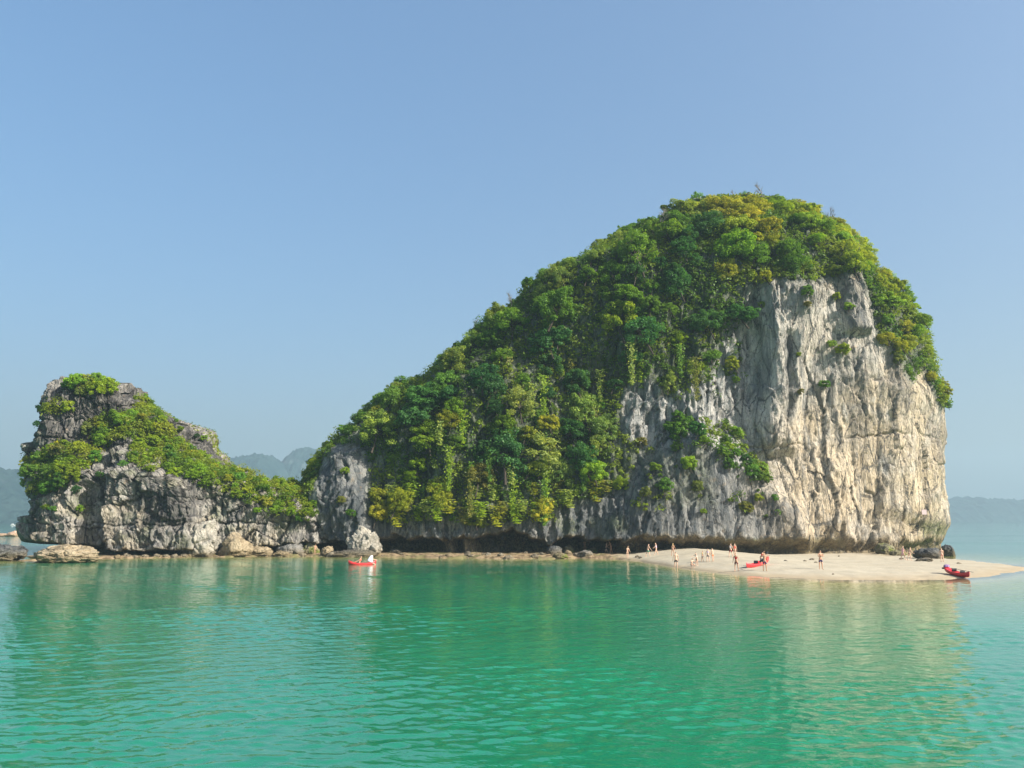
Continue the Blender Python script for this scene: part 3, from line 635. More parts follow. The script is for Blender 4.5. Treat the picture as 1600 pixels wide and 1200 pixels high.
# big island trees
B = BIG; nf = B['nf']
px_, py_ = B['px'][:, :nf], B['py'][:, :nf]
inveg = poly_mask(px_, py_, VEG, 3) > .5
for h in HOLES: inveg &= poly_mask(px_, py_, h, 6) < .4
led = poly_mask(px_, py_, LEDGE, 3) > .5
idx = np.argwhere(inveg); rs.shuffle(idx)
taken = []
def far_enough(p, r):
    for q, rr in taken:
        if (p[0] - q[0]) ** 2 + (p[1] - q[1]) ** 2 * .6 + (p[2] - q[2]) ** 2 < ((r + rr) * .50) ** 2: return False
    return True
nt_ = 0
tint_n = noise(B['P'][:, :nf] * .11, 404)
for i, j in idx:
    p = B['P'][i, j]; x, y = px_[i, j], py_[i, j]
    r = R.choice([1.4, 1.8, 2.2, 2.6, 3.1]) if x < 1150 else R.choice([1.3, 1.8, 2.3])
    if y > 740: r = min(r, 2.1)
    edge = poly_mask(np.array([x]), np.array([y]), VEG, 14)[0] < .8
    if edge: r = min(r, 1.45)
    if x < 545: r = min(r, 1.15)
    if x > 1340: r = min(r, 1.4)
    if x > 1435: r = min(r, 1.0)
    if y - np.interp(x, SKY_X, SKY_Y) < 30: r = min(r, 1.5)
    if not far_enough(p, r): continue
    taken.append((p, r)); sk = np.interp(x, SKY_X, SKY_Y)
    g = 1.15 * tint_n[i, j] + R.uniform(-.2, .2)
    if x > 1130 and y < 470: tint = 'gold' if g > -.08 else 'lime' if g > -.32 else 'mid'
    elif x > 1340: tint = 'lime' if g > -.1 else 'gold'
    elif 590 < x < 1010 and y > 640 and g > -.2: tint = 'gold' if g > .2 else 'lime' if g > -.02 else 'pale' if R.random() < .5 else 'mid'
    elif y > 730: tint = 'gold' if g > .25 else 'lime' if g > -.15 else 'olive' if g < -.4 else 'mid'
    elif y - sk < 50: tint = 'mid' if g < .25 else 'pale'
    elif x < 600: tint = 'lime' if g > 0 else 'mid'
    else: tint = 'dark' if g < .04 else 'mid' if g < .28 else 'lime' if g < .40 else 'pale' if g < .54 else 'olive'
    kind = R.choice(['round', 'round', 'flat', 'loose']) if r > 1.4 else R.choice(['bush', 'round', 'loose'])
    size = 'large' if r > 2.2 else 'small' if r < 1.4 else 'middling'
    put_tree(p, B['N'][i, j], r, kind, tint, f"{size} {TINT[tint][0]} tree {height_word(x, y)} {nearest_landmark(x)}", 'trees covering the cliff island', up=.30)
    nt_ += 1
    if nt_ >= 292: break
print('TREES', nt_)
LEDGE_PTS = np.argwhere(led); rs.shuffle(LEDGE_PTS); k = 0
for i, j in LEDGE_PTS:
    p = B['P'][i, j]; r = R.uniform(.8, 1.4)
    if not far_enough(p, r): continue
    taken.append((p, r)); t_ = R.choice(['mid', 'mid', 'dark', 'lime']); k += 1
    xx = px_[i, j]; where = 'at its upper left end' if xx < 1095 else 'at its middle' if xx < 1145 else 'at its lower right end'
    put_tree(p, B['N'][i, j], r, 'bush', t_, f"{TINT[t_][0]} shrub on the buttress ledge, {where}", 'shrubs on the ledge of the buttress', 'shrub', 'shrub', .15)
    if k > 16: break
SPOT_TXT = {0: 'round bright shrub in the middle of the white cliff face'}
for k, (x, y, w) in enumerate(SPOTS):
    p, n = surf_at(B, x, y); t_ = ('gold', 'lime', 'mid', 'olive')[k % 4] if x > 1130 else ('mid', 'lime', 'olive')[k % 3]
    where = ('on the bare rock pillar by the saddle' if x < 600 else 'on the grey buttress above the beach' if x < 1130 else 'low on the white cliff above the beach' if y > 720 else 'near the top edge of the white cliff' if y < 500 else 'on the right edge of the cliff' if x > 1450 else 'on the middle of the white cliff face')
    put_tree(p, n, w / F * 105 * .85, 'bush', t_, SPOT_TXT.get(k, f"{'tiny' if w < 9 else 'small' if w < 13 else 'broad'} {TINT[t_][0]} shrub rooted {where}"), 'shrubs rooted in the cliff', 'shrub', 'shrub', .1)

# islet shrubs
B2 = SML; nf2 = B2['nf']; pxa, pya = B2['px'][:, :nf2], B2['py'][:, :nf2]
in2 = poly_mask(pxa, pya, VEG2, 3) > .5
for q in VEG2B: in2 |= poly_mask(pxa, pya, q, 3) > .5
idx = np.argwhere(in2); rs.shuffle(idx); taken = []; k = 0
def islet_where(x, y):
    if y < 625 and x < 180: return 'on the islet summit'
    if x < 110 and y < 655: return 'on the upper left of the islet'
    if x < 165 and y > 690: return 'on the left terrace of the islet, ' + ('upper edge' if y < 722 else 'lower edge')
    if x > 450: return 'at the cliff end of the saddle' + (', high up' if y < 775 else ', low down')
    if x > 400: return 'at the islet end of the saddle'
    if x > 355: return 'at the low end of the islet'
    if x > 318: return 'below the right rock horn'
    if x > 278: return 'low in the green band'
    if x > 240: return 'halfway down the green band'
    if x > 205: return 'high in the green band' + (', upper side' if y < 690 else ', lower side')
    return 'atop the green band'
for i, j in idx:
    p = B2['P'][i, j]; x, y = pxa[i, j], pya[i, j]; r = R.uniform(.8, 1.5) if x < 180 else R.uniform(.65, 1.15)
    if not far_enough(p, r): continue
    taken.append((p, r)); k += 1; t_ = R.choice(['lime', 'lime', 'lime', 'mid', 'gold', 'olive'] if x < 165 else ['lime', 'lime', 'lime', 'gold', 'mid'])
    size = 'large' if r > 1.3 else 'small' if r < 1.05 else 'middling'
    put_tree(p, B2['N'][i, j], r, 'bush', t_, f"{size} {TINT[t_][0]} shrub {islet_where(x, y)}", 'shrubs growing on the islet', 'shrub', 'shrub', .18)
    if k >= 230: break
print('ISLET SHRUBS', k)
for k, (x, y, w) in enumerate(SPOTS2):
    p, n = surf_at(B2, x, y); t_ = ('mid', 'lime', 'dark', 'lime')[k % 4]
    put_tree(p, n, w / F * 100 * .85, 'bush', t_, f"{'tiny' if w < 9 else 'small' if w < 11 else 'broad'} {TINT[t_][0]} shrub on bare rock {islet_where(x, y)}", 'shrubs growing on the islet', 'shrub', 'shrub', .15)

# undergrowth filling between the trees (one mass per island)
def undergrowth(B, mask, n, mat, name, size, back=True):
    nf = B['nf']; P_ = B['P'][:, :nf][mask]; N_ = B['N'][:, :nf][mask]
    m0 = n // 26; k = rs.randint(0, len(P_), m0); rt = .22 + .7 * rs.rand(m0) ** 1.6
    q = unit(rs.randn(m0, 26, 3).reshape(-1, 3)); q[:, 2] = np.where(q[:, 2] < -.3, -q[:, 2], q[:, 2]); kk = np.repeat(np.arange(m0), 26); n = len(kk)
    C = P_[k][kk] + N_[k][kk] * (rt[kk] * .5 + .1)[:, None] + q * rt[kk][:, None] * (.6 + .5 * rs.rand(n, 1)); nn = unit(q * .8 + rs.randn(n, 3) * .45 + np.array([0, 0, .4])); v = np.clip(rs.rand(m0)[kk] * .6 + .4 * rs.rand(n), 0, 1)
    if back:
        Pb = B['P'][:, nf:]; m = (Pb[..., 2] > 5); Pb = Pb[m]; Nb_ = B['N'][:, nf:][m]; q = rs.randint(0, len(Pb), n // 5)
        C = np.vstack([C, Pb[q] + Nb_[q] * .08 + rs.randn(len(q), 3) * .12]); nn = np.vstack([nn, unit(Nb_[q] + rs.randn(len(q), 3) * .4)]); v = np.append(v, rs.rand(len(q)))
    sz = size * (.6 + .8 * rs.rand(len(C))); sz[n:] *= 1.5
    V, Fq, vv = leaf_quads(C, nn, sz, v)
    link(name, new_mesh(name, V, Fq, mat, {'v': vv}), kind='stuff', label=('dark green undergrowth between the trees of the cliff island' if B is BIG else 'low green scrub between the shrubs of the islet'), category='undergrowth')
thin = noise(BIG['P'][:, :nf] * .5, 313) > .0
sparse = ((poly_mask(px_, py_, [(985, 600), (1150, 470), (1160, 600), (1060, 640)], 6) > .5) | (poly_mask(px_, py_, [(1000, 700), (1090, 690), (1110, 790), (990, 800)], 6) > .5) | (poly_mask(px_, py_, [(1130, 770), (1230, 760), (1230, 810), (1130, 810)], 6) > .5)) & thin & (noise(BIG['P'][:, :nf] * 1.4, 314) > .05)
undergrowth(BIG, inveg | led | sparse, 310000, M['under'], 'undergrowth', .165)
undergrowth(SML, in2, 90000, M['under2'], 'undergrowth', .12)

# hanging vines in the dark middle
def vine_mesh(L):
    n = int(L * 75); t = rs.rand(n); w = .35 * (1 - .6 * t)
    C = np.stack([rs.randn(n) * w, -.15 + rs.randn(n) * .22, -t * L], 1); Nn = unit(rs.randn(n, 3) * .5 + np.array([0, -1, .5]))
    return new_mesh('vine_leaves', *[a for a in leaf_quads(C, Nn, .10 + .07 * rs.rand(n), rs.rand(n))][:2], M['leaf'], {'v': np.repeat(rs.rand(n), 4)})
VM = [vine_mesh(L) for L in (3.2, 4.5, 6.0)]
sv, sf = tube([(0, 0, .5), (.1, -.1, -1.5), (-.05, -.1, -3)], [.03, .025, .012], 5); VST = new_mesh('stem', sv, sf, M['bark'], {}, True)
VINES = [(700, 660), (735, 640), (770, 600), (805, 560), (820, 600), (840, 590), (860, 640), (875, 560), (890, 620), (790, 640), (760, 700), (745, 740), (800, 720), (845, 720), (900, 700), (940, 640), (955, 580), (690, 700), (720, 720), (870, 500), (980, 540), (1010, 560), (1040, 540), (1080, 560), (780, 745), (815, 750), (850, 750)]
for k, (x, y) in enumerate(VINES):
    p, n = surf_at(BIG, x, y); t_ = ('pale', 'lime', 'mid', 'olive')[k % 4]
    t = thing('vine', f"{TINT[t_][0]} vine hanging {height_word(x, y)} {nearest_landmark(x)}", 'vine', Vector(p) + Vector((n[0], n[1], 0)) * 2.0, R.uniform(-.4, .4), 'vines hanging from the trees')
    a = link('vine_leaves', VM[k % 3], t); col = TINT[t_][1]; a.color = (*col, 1); link('stem', VST, t)
LIPV = [(600, 800), (618, 806), (634, 798), (652, 804), (668, 796), (684, 800), (702, 798), (716, 806), (730, 798), (744, 808), (758, 800), (772, 806), (788, 798), (804, 802), (818, 796), (832, 800), (846, 794), (858, 796), (872, 784), (886, 780), (905, 774), (925, 768), (942, 764), (690, 772), (740, 776), (780, 774), (830, 770), (870, 756), (650, 772), (612, 776)]
for k, (x, y) in enumerate(LIPV):
    p, n = surf_at(BIG, x, y - 16); t_ = ('lime', 'gold', 'olive', 'lime', 'pale')[k % 5]
    t = thing('hanging_plant', f"{TINT[t_][0]} trailing plant low down {nearest_landmark(x)}", 'plant', Vector(p) + Vector((n[0], n[1], 0)) * .9, R.uniform(-.4, .4), 'trailing plants over the sea caves')
    q = R.uniform(.75, 1.1); t.scale = (q * 1.7, q * 1.6, q * .55)
    a = link('vine_leaves', VM[k % 2], t); col = TINT[t_][1]; a.color = (*col, 1)
# bare trees on the skyline
for x, y, h, lab in ((1192, 300, 2.2, 'bare grey tree on the very summit of the cliff island'), (1030, 350, 2.4, 'bare grey tree on the skyline left of the summit'), (1150, 300, 1.4, 'small bare tree at the left of the summit'), (1300, 340, 1.8, 'bare grey tree on the skyline right of the summit'),
                     (1358, 372, 1.8, 'thin leafless tree on the upper right skyline'), (985, 380, 1.6, 'bare tree on the skyline above the dark slope'), (800, 470, 1.6, 'bare tree half way down the left skyline'), (740, 508, 1.5, 'bare twiggy tree low on the left skyline')):
    p, n = surf_at(BIG, x, y + 14); t = thing('bare_tree', lab, 'tree', Vector(p) + Vector((0, 0, h * .9 + .4)), R.uniform(0, 6), 'bare trees on the skyline'); b = link('branches', BARE, t); b.scale = (h, h, h)
for x, y, h, lab in ((137, 604, 1.1, 'bare shrub on top of the islet summit'), (222, 620, .9, 'thin bare twigs at the right end of the islet summit')):
    p, n = surf_at(SML, x, y + 4); t = thing('bare_tree', lab, 'tree', Vector(p) + Vector((0, 0, h * .9)), R.uniform(0, 6)); b = link('branches', BARE, t); b.scale = (h, h, h)

# ------------------------------------------------------------------ boulders
def boulder_mesh(seed, sub=5, flat_=0., jag=.3):
    bm = bmesh.new(); bmesh.ops.create_icosphere(bm, subdivisions=sub, radius=1)
    V = np.array([v.co for v in bm.verts]); Fq = np.array([[v.index for v in f.verts] for f in bm.faces]); bm.free()
    c, e = cells(V * 1.5 + seed * 3.7, seed, .5); c2, e2 = cells(V * 3.6 + seed, seed + 5, .5)
    d = 1 + jag * .45 * c + .10 * jag / .3 * c2 * .5 - .08 * (1 - sstep(0, .1, e)) + .25 * noise(V * 1.1 + seed * 9, seed) + .06 * fbm(V * 5, 3, seed)
    V = V * np.clip(d, .45, 1.6)[:, None]; V[:, 2] = np.where(V[:, 2] < -.35, -.35 + (V[:, 2] + .35) * .4, V[:, 2])
    if flat_: V[:, 2] = np.sign(V[:, 2]) * np.abs(V[:, 2]) ** (1 - flat_ * .3)
    V[:, :2] /= np.abs(V[:, :2]).max(0); V[:, 2] -= V[:, 2].min(); V[:, 2] /= V[:, 2].max()
    return V, Fq
def boulder(px, base_py, w, h, mat, label, seed, rz=0., depth=None, tilt=0., sub=5, group=None, jag=.3, name='boulder', ground=True):
    x, y = flat(px, base_py, .0)
    if ground:
        g = ground_hit(px, base_py); x, y, zb = g
    else: zb = 0
    W_ = w / F * y / 2; H_ = h / F * y; Dp = (depth or W_ * .8)
    V, Fq = boulder_mesh(seed, sub, 0, jag)
    V = V * np.array([W_, Dp, H_ * 1.12]); c, s = math.cos(tilt), math.sin(tilt)
    V = np.stack([V[:, 0] * c + V[:, 2] * s, V[:, 1], -V[:, 0] * s + V[:, 2] * c], 1); V[:, 2] -= H_ * .12
    m_ = M[mat]; o = link(name, new_mesh(name, V, Fq, m_, {}, False)); o.location = (x, y + Dp * .3, max(zb, -.3) - .05); o.rotation_euler = (0, 0, rz)
    o['label'] = label; o['category'] = 'rock'
    if group: o['group'] = group
    return o
boulder(309, 869, 72, 58, 'b_pale', 'big jagged whitish boulder against the foot of the islet', 3, depth=2.2, jag=.42, sub=6)
boulder(366, 868, 56, 36, 'b_tan', 'rounded tan boulder right of the big whitish one', 5, depth=2)
boulder(414, 862, 66, 58, 'b_grey', 'leaning grey boulder slab at the right end of the islet', 8, depth=1.8, tilt=-.45)
boulder(404, 867, 50, 15, 'b_tan', 'low tan rock in front of the leaning grey slab', 9, depth=1.6)
boulder(452, 866, 46, 22, 'b_grey', 'low grey boulder at the water in front of the saddle', 12, depth=1.8)
boulder(440, 869, 30, 9, 'b_tan', 'flat tan shore rock before the low grey boulder', 14, depth=1.2)
boulder(484, 865, 30, 18, 'b_moss', 'dark mossy boulder left of the reddish figure in the cave', 15, depth=1.2)
boulder(510, 868, 22, 15, 'b_tan', 'round orange-tan boulder at the mouth of the small cave', 17, depth=1.)
boulder(568, 868, 56, 46, 'b_pale', 'pale pillar-like boulder with two humps at the waterline', 19, depth=1.8, jag=.5, sub=6)
boulder(552, 871, 90, 13, 'b_dark', 'long dark rock shelf under the pale two-humped boulder', 21, depth=2.2)
boulder(617, 864, 22, 7, 'b_grey', 'flat grey rock at the left end of the first long cave', 23)
boulder(795, 875, 20, 8, 'b_pale', 'small whitish rock alone at the edge of the brown shelf', 25)
boulder(889, 864, 20, 13, 'b_moss', 'round olive-topped boulder in front of the sea cave', 27)
boulder(866, 866, 26, 14, 'b_dark', 'dark brown boulder left of the olive-topped one', 28)
boulder(876, 873, 26, 9, 'b_moss', 'low mossy rock at the water below the olive-topped boulder', 29)
boulder(903, 869, 16, 6, 'b_pale', 'small pale flat rock right of the olive-topped boulder', 31)
boulder(916, 869, 26, 10, 'b_grey', 'grey-green rock on which the bather in the cave mouth stands', 33)
boulder(925, 864, 20, 8, 'b_moss', 'mossy rock behind the one with a bather on it', 34)
boulder(996, 871, 7, 4, 'b_grey', 'small grey stone at the left tip of the sand', 35, sub=3); boulder(1001, 872.5, 7, 3.4, 'b_grey', 'flat grey stone right beside the stone at the sand tip', 36, sub=3)
boulder(1385, 866, 34, 18, 'b_moss', 'mossy boulder at the cliff foot left of the woman in pink', 37, sub=5)
boulder(1404, 868, 26, 9, 'b_moss', 'low green rock right behind the woman in pink', 38)
boulder(1438, 872, 28, 14, 'b_dark', 'dark rock at the cliff foot right of the two women', 39, tilt=.3)
boulder(1455, 873, 44, 20, 'b_dark', 'long slanting dark slab at the right foot of the cliff', 40, tilt=.35, depth=1.2)
boulder(1483, 872, 24, 22, 'b_dark', 'dark boulder at the right corner of the cliff by the water', 41, depth=1.5)
boulder(1446, 877, 30, 6, 'b_grey', 'flat grey rock on the wet sand near the cliff corner', 42)
boulder(97, 879, 126, 28, 'b_tan', 'wide flat tan rock platform standing in the water before the islet', 44, depth=3, jag=.34, sub=6, ground=False)
boulder(109, 862, 34, 20, 'b_pale', 'pale wedge-shaped rock behind the tan rock platform', 45, depth=1.4, ground=False)
boulder(2, 876, 68, 27, 'b_dark', 'dark jagged rock standing in the sea left of the islet', 47, depth=2, jag=.4, sub=6, ground=False)
SAND_ST = [(1228, 877, 6, 'left of the other stones on the mid beach'), (1258, 877, 6, 'between the kayak and the lone man'), (1269, 874.6, 9, 'just left of the lone man, the widest'), (1275, 879.5, 6, 'just below the widest stone by the lone man'), (1293, 863.5, 6, 'behind the lone man near the crest of the sand'),
           (1409, 874, 8, 'in front of the two women'), (1499, 881, 8, 'at the back edge of the spit above the beached kayak'), (1311, 870, 3, 'right of the lone man'), (1302, 898, 4, 'near the water right of the lone man')]
for k, (x, y, w, tx) in enumerate(SAND_ST): boulder(x, y, w, 3, 'b_grey', f'small dark stone {tx}', 60 + k, sub=3, name='stone')
for k in range(60):
    x = R.uniform(175, 350) if k % 2 else R.uniform(425, 950); y = R.uniform(868.5, 872.5) if x < 600 else R.uniform(865, 873); w = R.uniform(5, 15)
    boulder(x, y, w, w * R.uniform(.3, .55), R.choice(['b_tan', 'b_tan', 'b_grey', 'b_pale', 'b_dark']), 'small shore rock below the ' + ('left part of the islet' if x < 220 else 'dark cave of the islet' if x < 255 else 'middle of the islet' if x < 300 else 'right part of the islet') if x < 400 else 'small rock on the shore shelf ' + ('below the saddle' if x < 500 else 'by the bare pillar' if x < 600 else 'before the first sea cave' if x < 690 else 'before the wide sea cave' if x < 790 else 'left of the olive boulder' if x < 870 else 'before the cave with bathers'), 80 + k, sub=3,
            group='small rocks at the foot of the islet' if x < 400 else 'small rocks before the sea caves')
# low sandbar and boats far left
boulder(20, 838, 22, 9, 'b_pink', 'far pinkish rocks on the low bar left of the islet', 48, depth=2.5, ground=False); boulder(-10, 838, 60, 5, 'b_pink', 'low flat reddish bar far out at the left edge', 49, depth=3, ground=False)
def boat(px, py, label):
    x, y = flat(px, py); t = thing('boat', label, 'boat', (x, y, 0), .2, 'far white boats'); t.scale = (.62, .62, .62)
    bm = bmesh.new(); secs = [(-3, .3, .9), (-2.6, .9, .8), (0, 1.1, .7), (2, .8, .9), (3.2, .05, 1.3)]; rows = []
    for X_, w, hh in secs: rows.append([bm.verts.new(q) for q in ((X_, -w, hh), (X_, -w * .6, -.1), (X_, w * .6, -.1), (X_, w, hh))])
    for a, b in zip(rows, rows[1:]):
        for k in range(4): bm.faces.new((a[k], b[k], b[(k + 1) % 4], a[(k + 1) % 4]))
    bm.faces.new(rows[0]); bm.faces.new(rows[-1][::-1]); me = bpy.data.meshes.new('hull'); bm.to_mesh(me); bm.free(); me.materials.append(WHITE); link('hull', me, t)
    bm = bmesh.new(); bmesh.ops.create_cube(bm, size=1); bmesh.ops.scale(bm, vec=(2.4, 1.5, 1.6), verts=bm.verts); bmesh.ops.bevel(bm, geom=bm.edges[:], offset=.12, affect='EDGES')
    bmesh.ops.translate(bm, vec=(-.4, 0, 1.5), verts=bm.verts); me = bpy.data.meshes.new('cabin'); bm.to_mesh(me); bm.free(); me.materials.append(WHITE); link('cabin', me, t)
WHITE = plain('white_paint', (.5, .5, .49), .5)
boat(20, 821, 'white boat on the far water, the one farther left'); boat(28, 820.5, 'white boat on the far water right beside the islet edge')

# pink notice panel bolted to the cliff, far right
p, n = surf_at(BIG, 1443, 799)
t = thing('sign_panel', 'pale pink square panel fixed to the cliff above the two women', 'sign', Vector(p) + Vector((0, -.5, 0)), .15)
bm = bmesh.new(); bmesh.ops.create_cube(bm, size=1); bmesh.ops.scale(bm, vec=(.72, .05, .66), verts=bm.verts); me = bpy.data.meshes.new('board'); bm.to_mesh(me); bm.free(); me.materials.append(plain('pink_board', (.46, .36, .36), .5)); link('board', me, t)
for q in (-.25, .25):
    v, f = tube([(q, .02, 0), (q, .7, 0)], [.03, .03], 6); link('bracket', new_mesh('bracket', v, f, plain('steel', (.3, .3, .3), .5)), t)

# ------------------------------------------------------------------ kayaks and paddles
RED = plain('red_plastic', (.62, .030, .035), .35, .5, .1); DRED = plain('dark_red_plastic', (.33, .02, .025), .45); BLK = plain('black_plastic', (.02, .02, .022), .4); PURP = plain('purple_cloth', (.25, .16, .33), .8)
def kayak(loc, rz, pitch, label, L=3.9, roll=0.):
    t = thing('kayak', label, 'kayak', loc, rz); t.rotation_euler = (roll, pitch, rz)
    n = 33; k = 14; V, Fq = [], []
    for i in range(n):
        s = -1 + 2 * i / (n - 1); w = .39 * max(0, 1 - abs(s) ** 2.6) ** .75 + .012; rock = .20 * abs(s) ** 3.2; dh = .30 + .10 * abs(s) ** 2
        well = (1 if -.52 < s < .62 else 0) * (1 - (1 if -.06 < s < .08 else 0))
        for j in range(k):
            a = -math.pi + j / (k - 1) * math.pi * 1.0       # left gunwale -> keel -> right gunwale
            y_ = math.cos(a) * w; z_ = rock + dh * (1 + math.sin(a) * (abs(math.sin(a)) ** -.35 if abs(math.sin(a)) > .01 else 1)) if True else 0
            V.append((s * L / 2, y_, z_))
        V.append((s * L / 2, w * .72, rock + dh + .025)); V.append((s * L / 2, w * .5, rock + dh - .17 * well + .03)); V.append((s * L / 2, 0, rock + dh - .17 * well + .04)); V.append((s * L / 2, -w * .5, rock + dh - .17 * well + .03)); V.append((s * L / 2, -w * .72, rock + dh + .025))
    kk = k + 5
    for i in range(n - 1):
        for j in range(kk): Fq.append((i * kk + j, i * kk + (j + 1) % kk, (i + 1) * kk + (j + 1) % kk, (i + 1) * kk + j))
    o = link('hull', new_mesh('hull', V, Fq, RED, {}, True), t)
    for sx in (-.62, .72):
        V = []; seat = [(-.22, .05), (-.2, .02), (.16, .02), (.24, .34), (.28, .33), (.2, -.02), (-.22, -.02)]
        for yy in (-.2, .2): V += [(sx + a, yy, .22 + b) for a, b in seat]
        m_ = len(seat); Fq = [(i, (i + 1) % m_, m_ + (i + 1) % m_, m_ + i) for i in range(m_)]
        s_ = link('seat', new_mesh('seat', V, Fq, BLK, {}), t)
    for sx in (-1, 1):
        v, f = tube([(sx * L * .47, -.06, .52), (sx * L * .48, 0, .60), (sx * L * .47, .06, .52)], [.015] * 3, 6); link('handle', new_mesh('handle', v, f, BLK, {}), t)
    return t
def paddle(a, b, label):
    a, b = Vector(a), Vector(b); d = (b - a); L = d.length; t = thing('paddle', label, 'paddle', a); t.rotation_mode = 'QUATERNION'; t.rotation_quaternion = d.to_track_quat('X', 'Z')
    v, f = tube([(0, 0, 0), (L, 0, 0)], [.017, .017], 8); link('shaft', new_mesh('shaft', v, f, BLK, {}), t)
    for x0, sg in ((0, -1), (L, 1)):
        V = []; prof = [(0, .02), (.06, .07), (.2, .11), (.38, .10), (.46, .04)]
        for zz in (-.008, .008): V += [(x0 + sg * q, w, zz) for q, w in prof] + [(x0 + sg * q, -w, zz) for q, w in prof[::-1]]
        m_ = 10; Fq = [(i, (i + 1) % m_, m_ + (i + 1) % m_, m_ + i) for i in range(m_)]
        Fq += [(z0 + i, z0 + i + 1, z0 + m_ - 2 - i, z0 + m_ - 1 - i) for z0 in (0, m_) for i in range(4)]
        link('blade', new_mesh('blade', V, Fq, BLK, {}), t)
    return t
g1 = Vector((*flat(566, 882), 0)); kayak(g1 + Vector((0, 0, -.16)), math.radians(14), 0, 'red kayak afloat with two people near the rocky shore', 2.9)
a = ground_hit(1162, 889.5); b = ground_hit(1206, 880); mid = (a + b) / 2; dv = b - a
kayak(Vector((mid.x, mid.y, mid.z + .0)), math.atan2(dv.y, dv.x), -math.atan2(dv.z, math.hypot(dv.x, dv.y)) - .04, 'red kayak being dragged up the beach by people', min(4.6, dv.length))
K2a, K2b = a, b
a = ground_hit(1478, 896); b = ground_hit(1513, 904.5); mid = (a + b) / 2; dv = b - a
KL = min(4.0, max(3., dv.length + .5)); kayak(Vector((mid.x, mid.y, mid.z + .03)), math.atan2(dv.y, dv.x), -math.atan2(dv.z, math.hypot(dv.x, dv.y)) + .02, 'empty red kayak resting on the sand spit at the water edge', KL)
ku = dv.normalized()
paddle(mid + ku * -.5 + Vector((0, -.1, .55)), mid + ku * (KL * .5 + .1) + Vector((0, -.1, .60)), 'black paddle lying along the empty beached kayak')
V, Fq = boulder_mesh(201, 3, 0, .2); o = link('bag', new_mesh('bag', V * np.array([.28, .2, .26]), Fq, PURP, {}, True), label='purple and white cloth bundle on the left end of the beached kayak', category='bag'); o.location = mid - ku * (KL * .40) + Vector((0, 0, .52))
V, Fq = boulder_mesh(203, 3, 0, .2); o = link('bag', new_mesh('bag', V * np.array([.34, .2, .2]), Fq, BLK, {}, True), label='black dry bag at the left tip of the beached kayak', category='bag'); o.location = mid - ku * (KL * .5) + Vector((.05, -.12, .34))

# ------------------------------------------------------------------ people
def skin_mesh(name, verts, edges, radii, mat, root=0, sub=1):
    bm = bmesh.new(); ly = bm.verts.layers.skin.verify(); vs = [bm.verts.new(v) for v in verts]
    for v, r in zip(vs, radii): v[ly].radius = (r, r) if not isinstance(r, tuple) else r
    vs[root][ly].use_root = True
    for e in edges: bm.edges.new((vs[e[0]], vs[e[1]]))
    me = bpy.data.meshes.new(name); bm.to_mesh(me); bm.free()
    o = bpy.data.objects.new('tmp', me); COL.objects.link(o)
    o.modifiers.new('s', 'SKIN').use_smooth_shade = True; o.modifiers.new('u', 'SUBSURF').levels = sub
    dg = bpy.context.evaluated_depsgraph_get(); dg.update(); m2 = bpy.data.meshes.new_from_object(o.evaluated_get(dg)); m2.name = name
    bpy.data.objects.remove(o); m2.materials.clear(); m2.materials.append(mat); return m2
SKINS = [plain('skin_light', (.62, .40, .28), .6, .3, .06), plain('skin_tan', (.48, .28, .18), .6, .3, .06), plain('skin_brown', (.34, .19, .12), .6, .3, .06)]
HAIR = {'dark': plain('dark_hair', (.02, .015, .012), .6), 'brown': plain('brown_hair', (.10, .06, .035), .6), 'blond': plain('blond_hair', (.42, .29, .13), .6)}
CL = {n: plain(n + '_cloth', c, .8, .2, .12) for n, c in dict(black=(.018, .018, .02), navy=(.05, .035, .09), green=(.02, .25, .17), red=(.50, .03, .03), coral=(.75, .17, .11), orange=(.70, .20, .08), pink=(.70, .38, .42), lilac=(.55, .45, .58), white=(.80, .80, .80), grey=(.12, .11, .11), yellow=(.70, .58, .18), darkred=(.28, .03, .03), maroon=(.16, .05, .05)).items()}
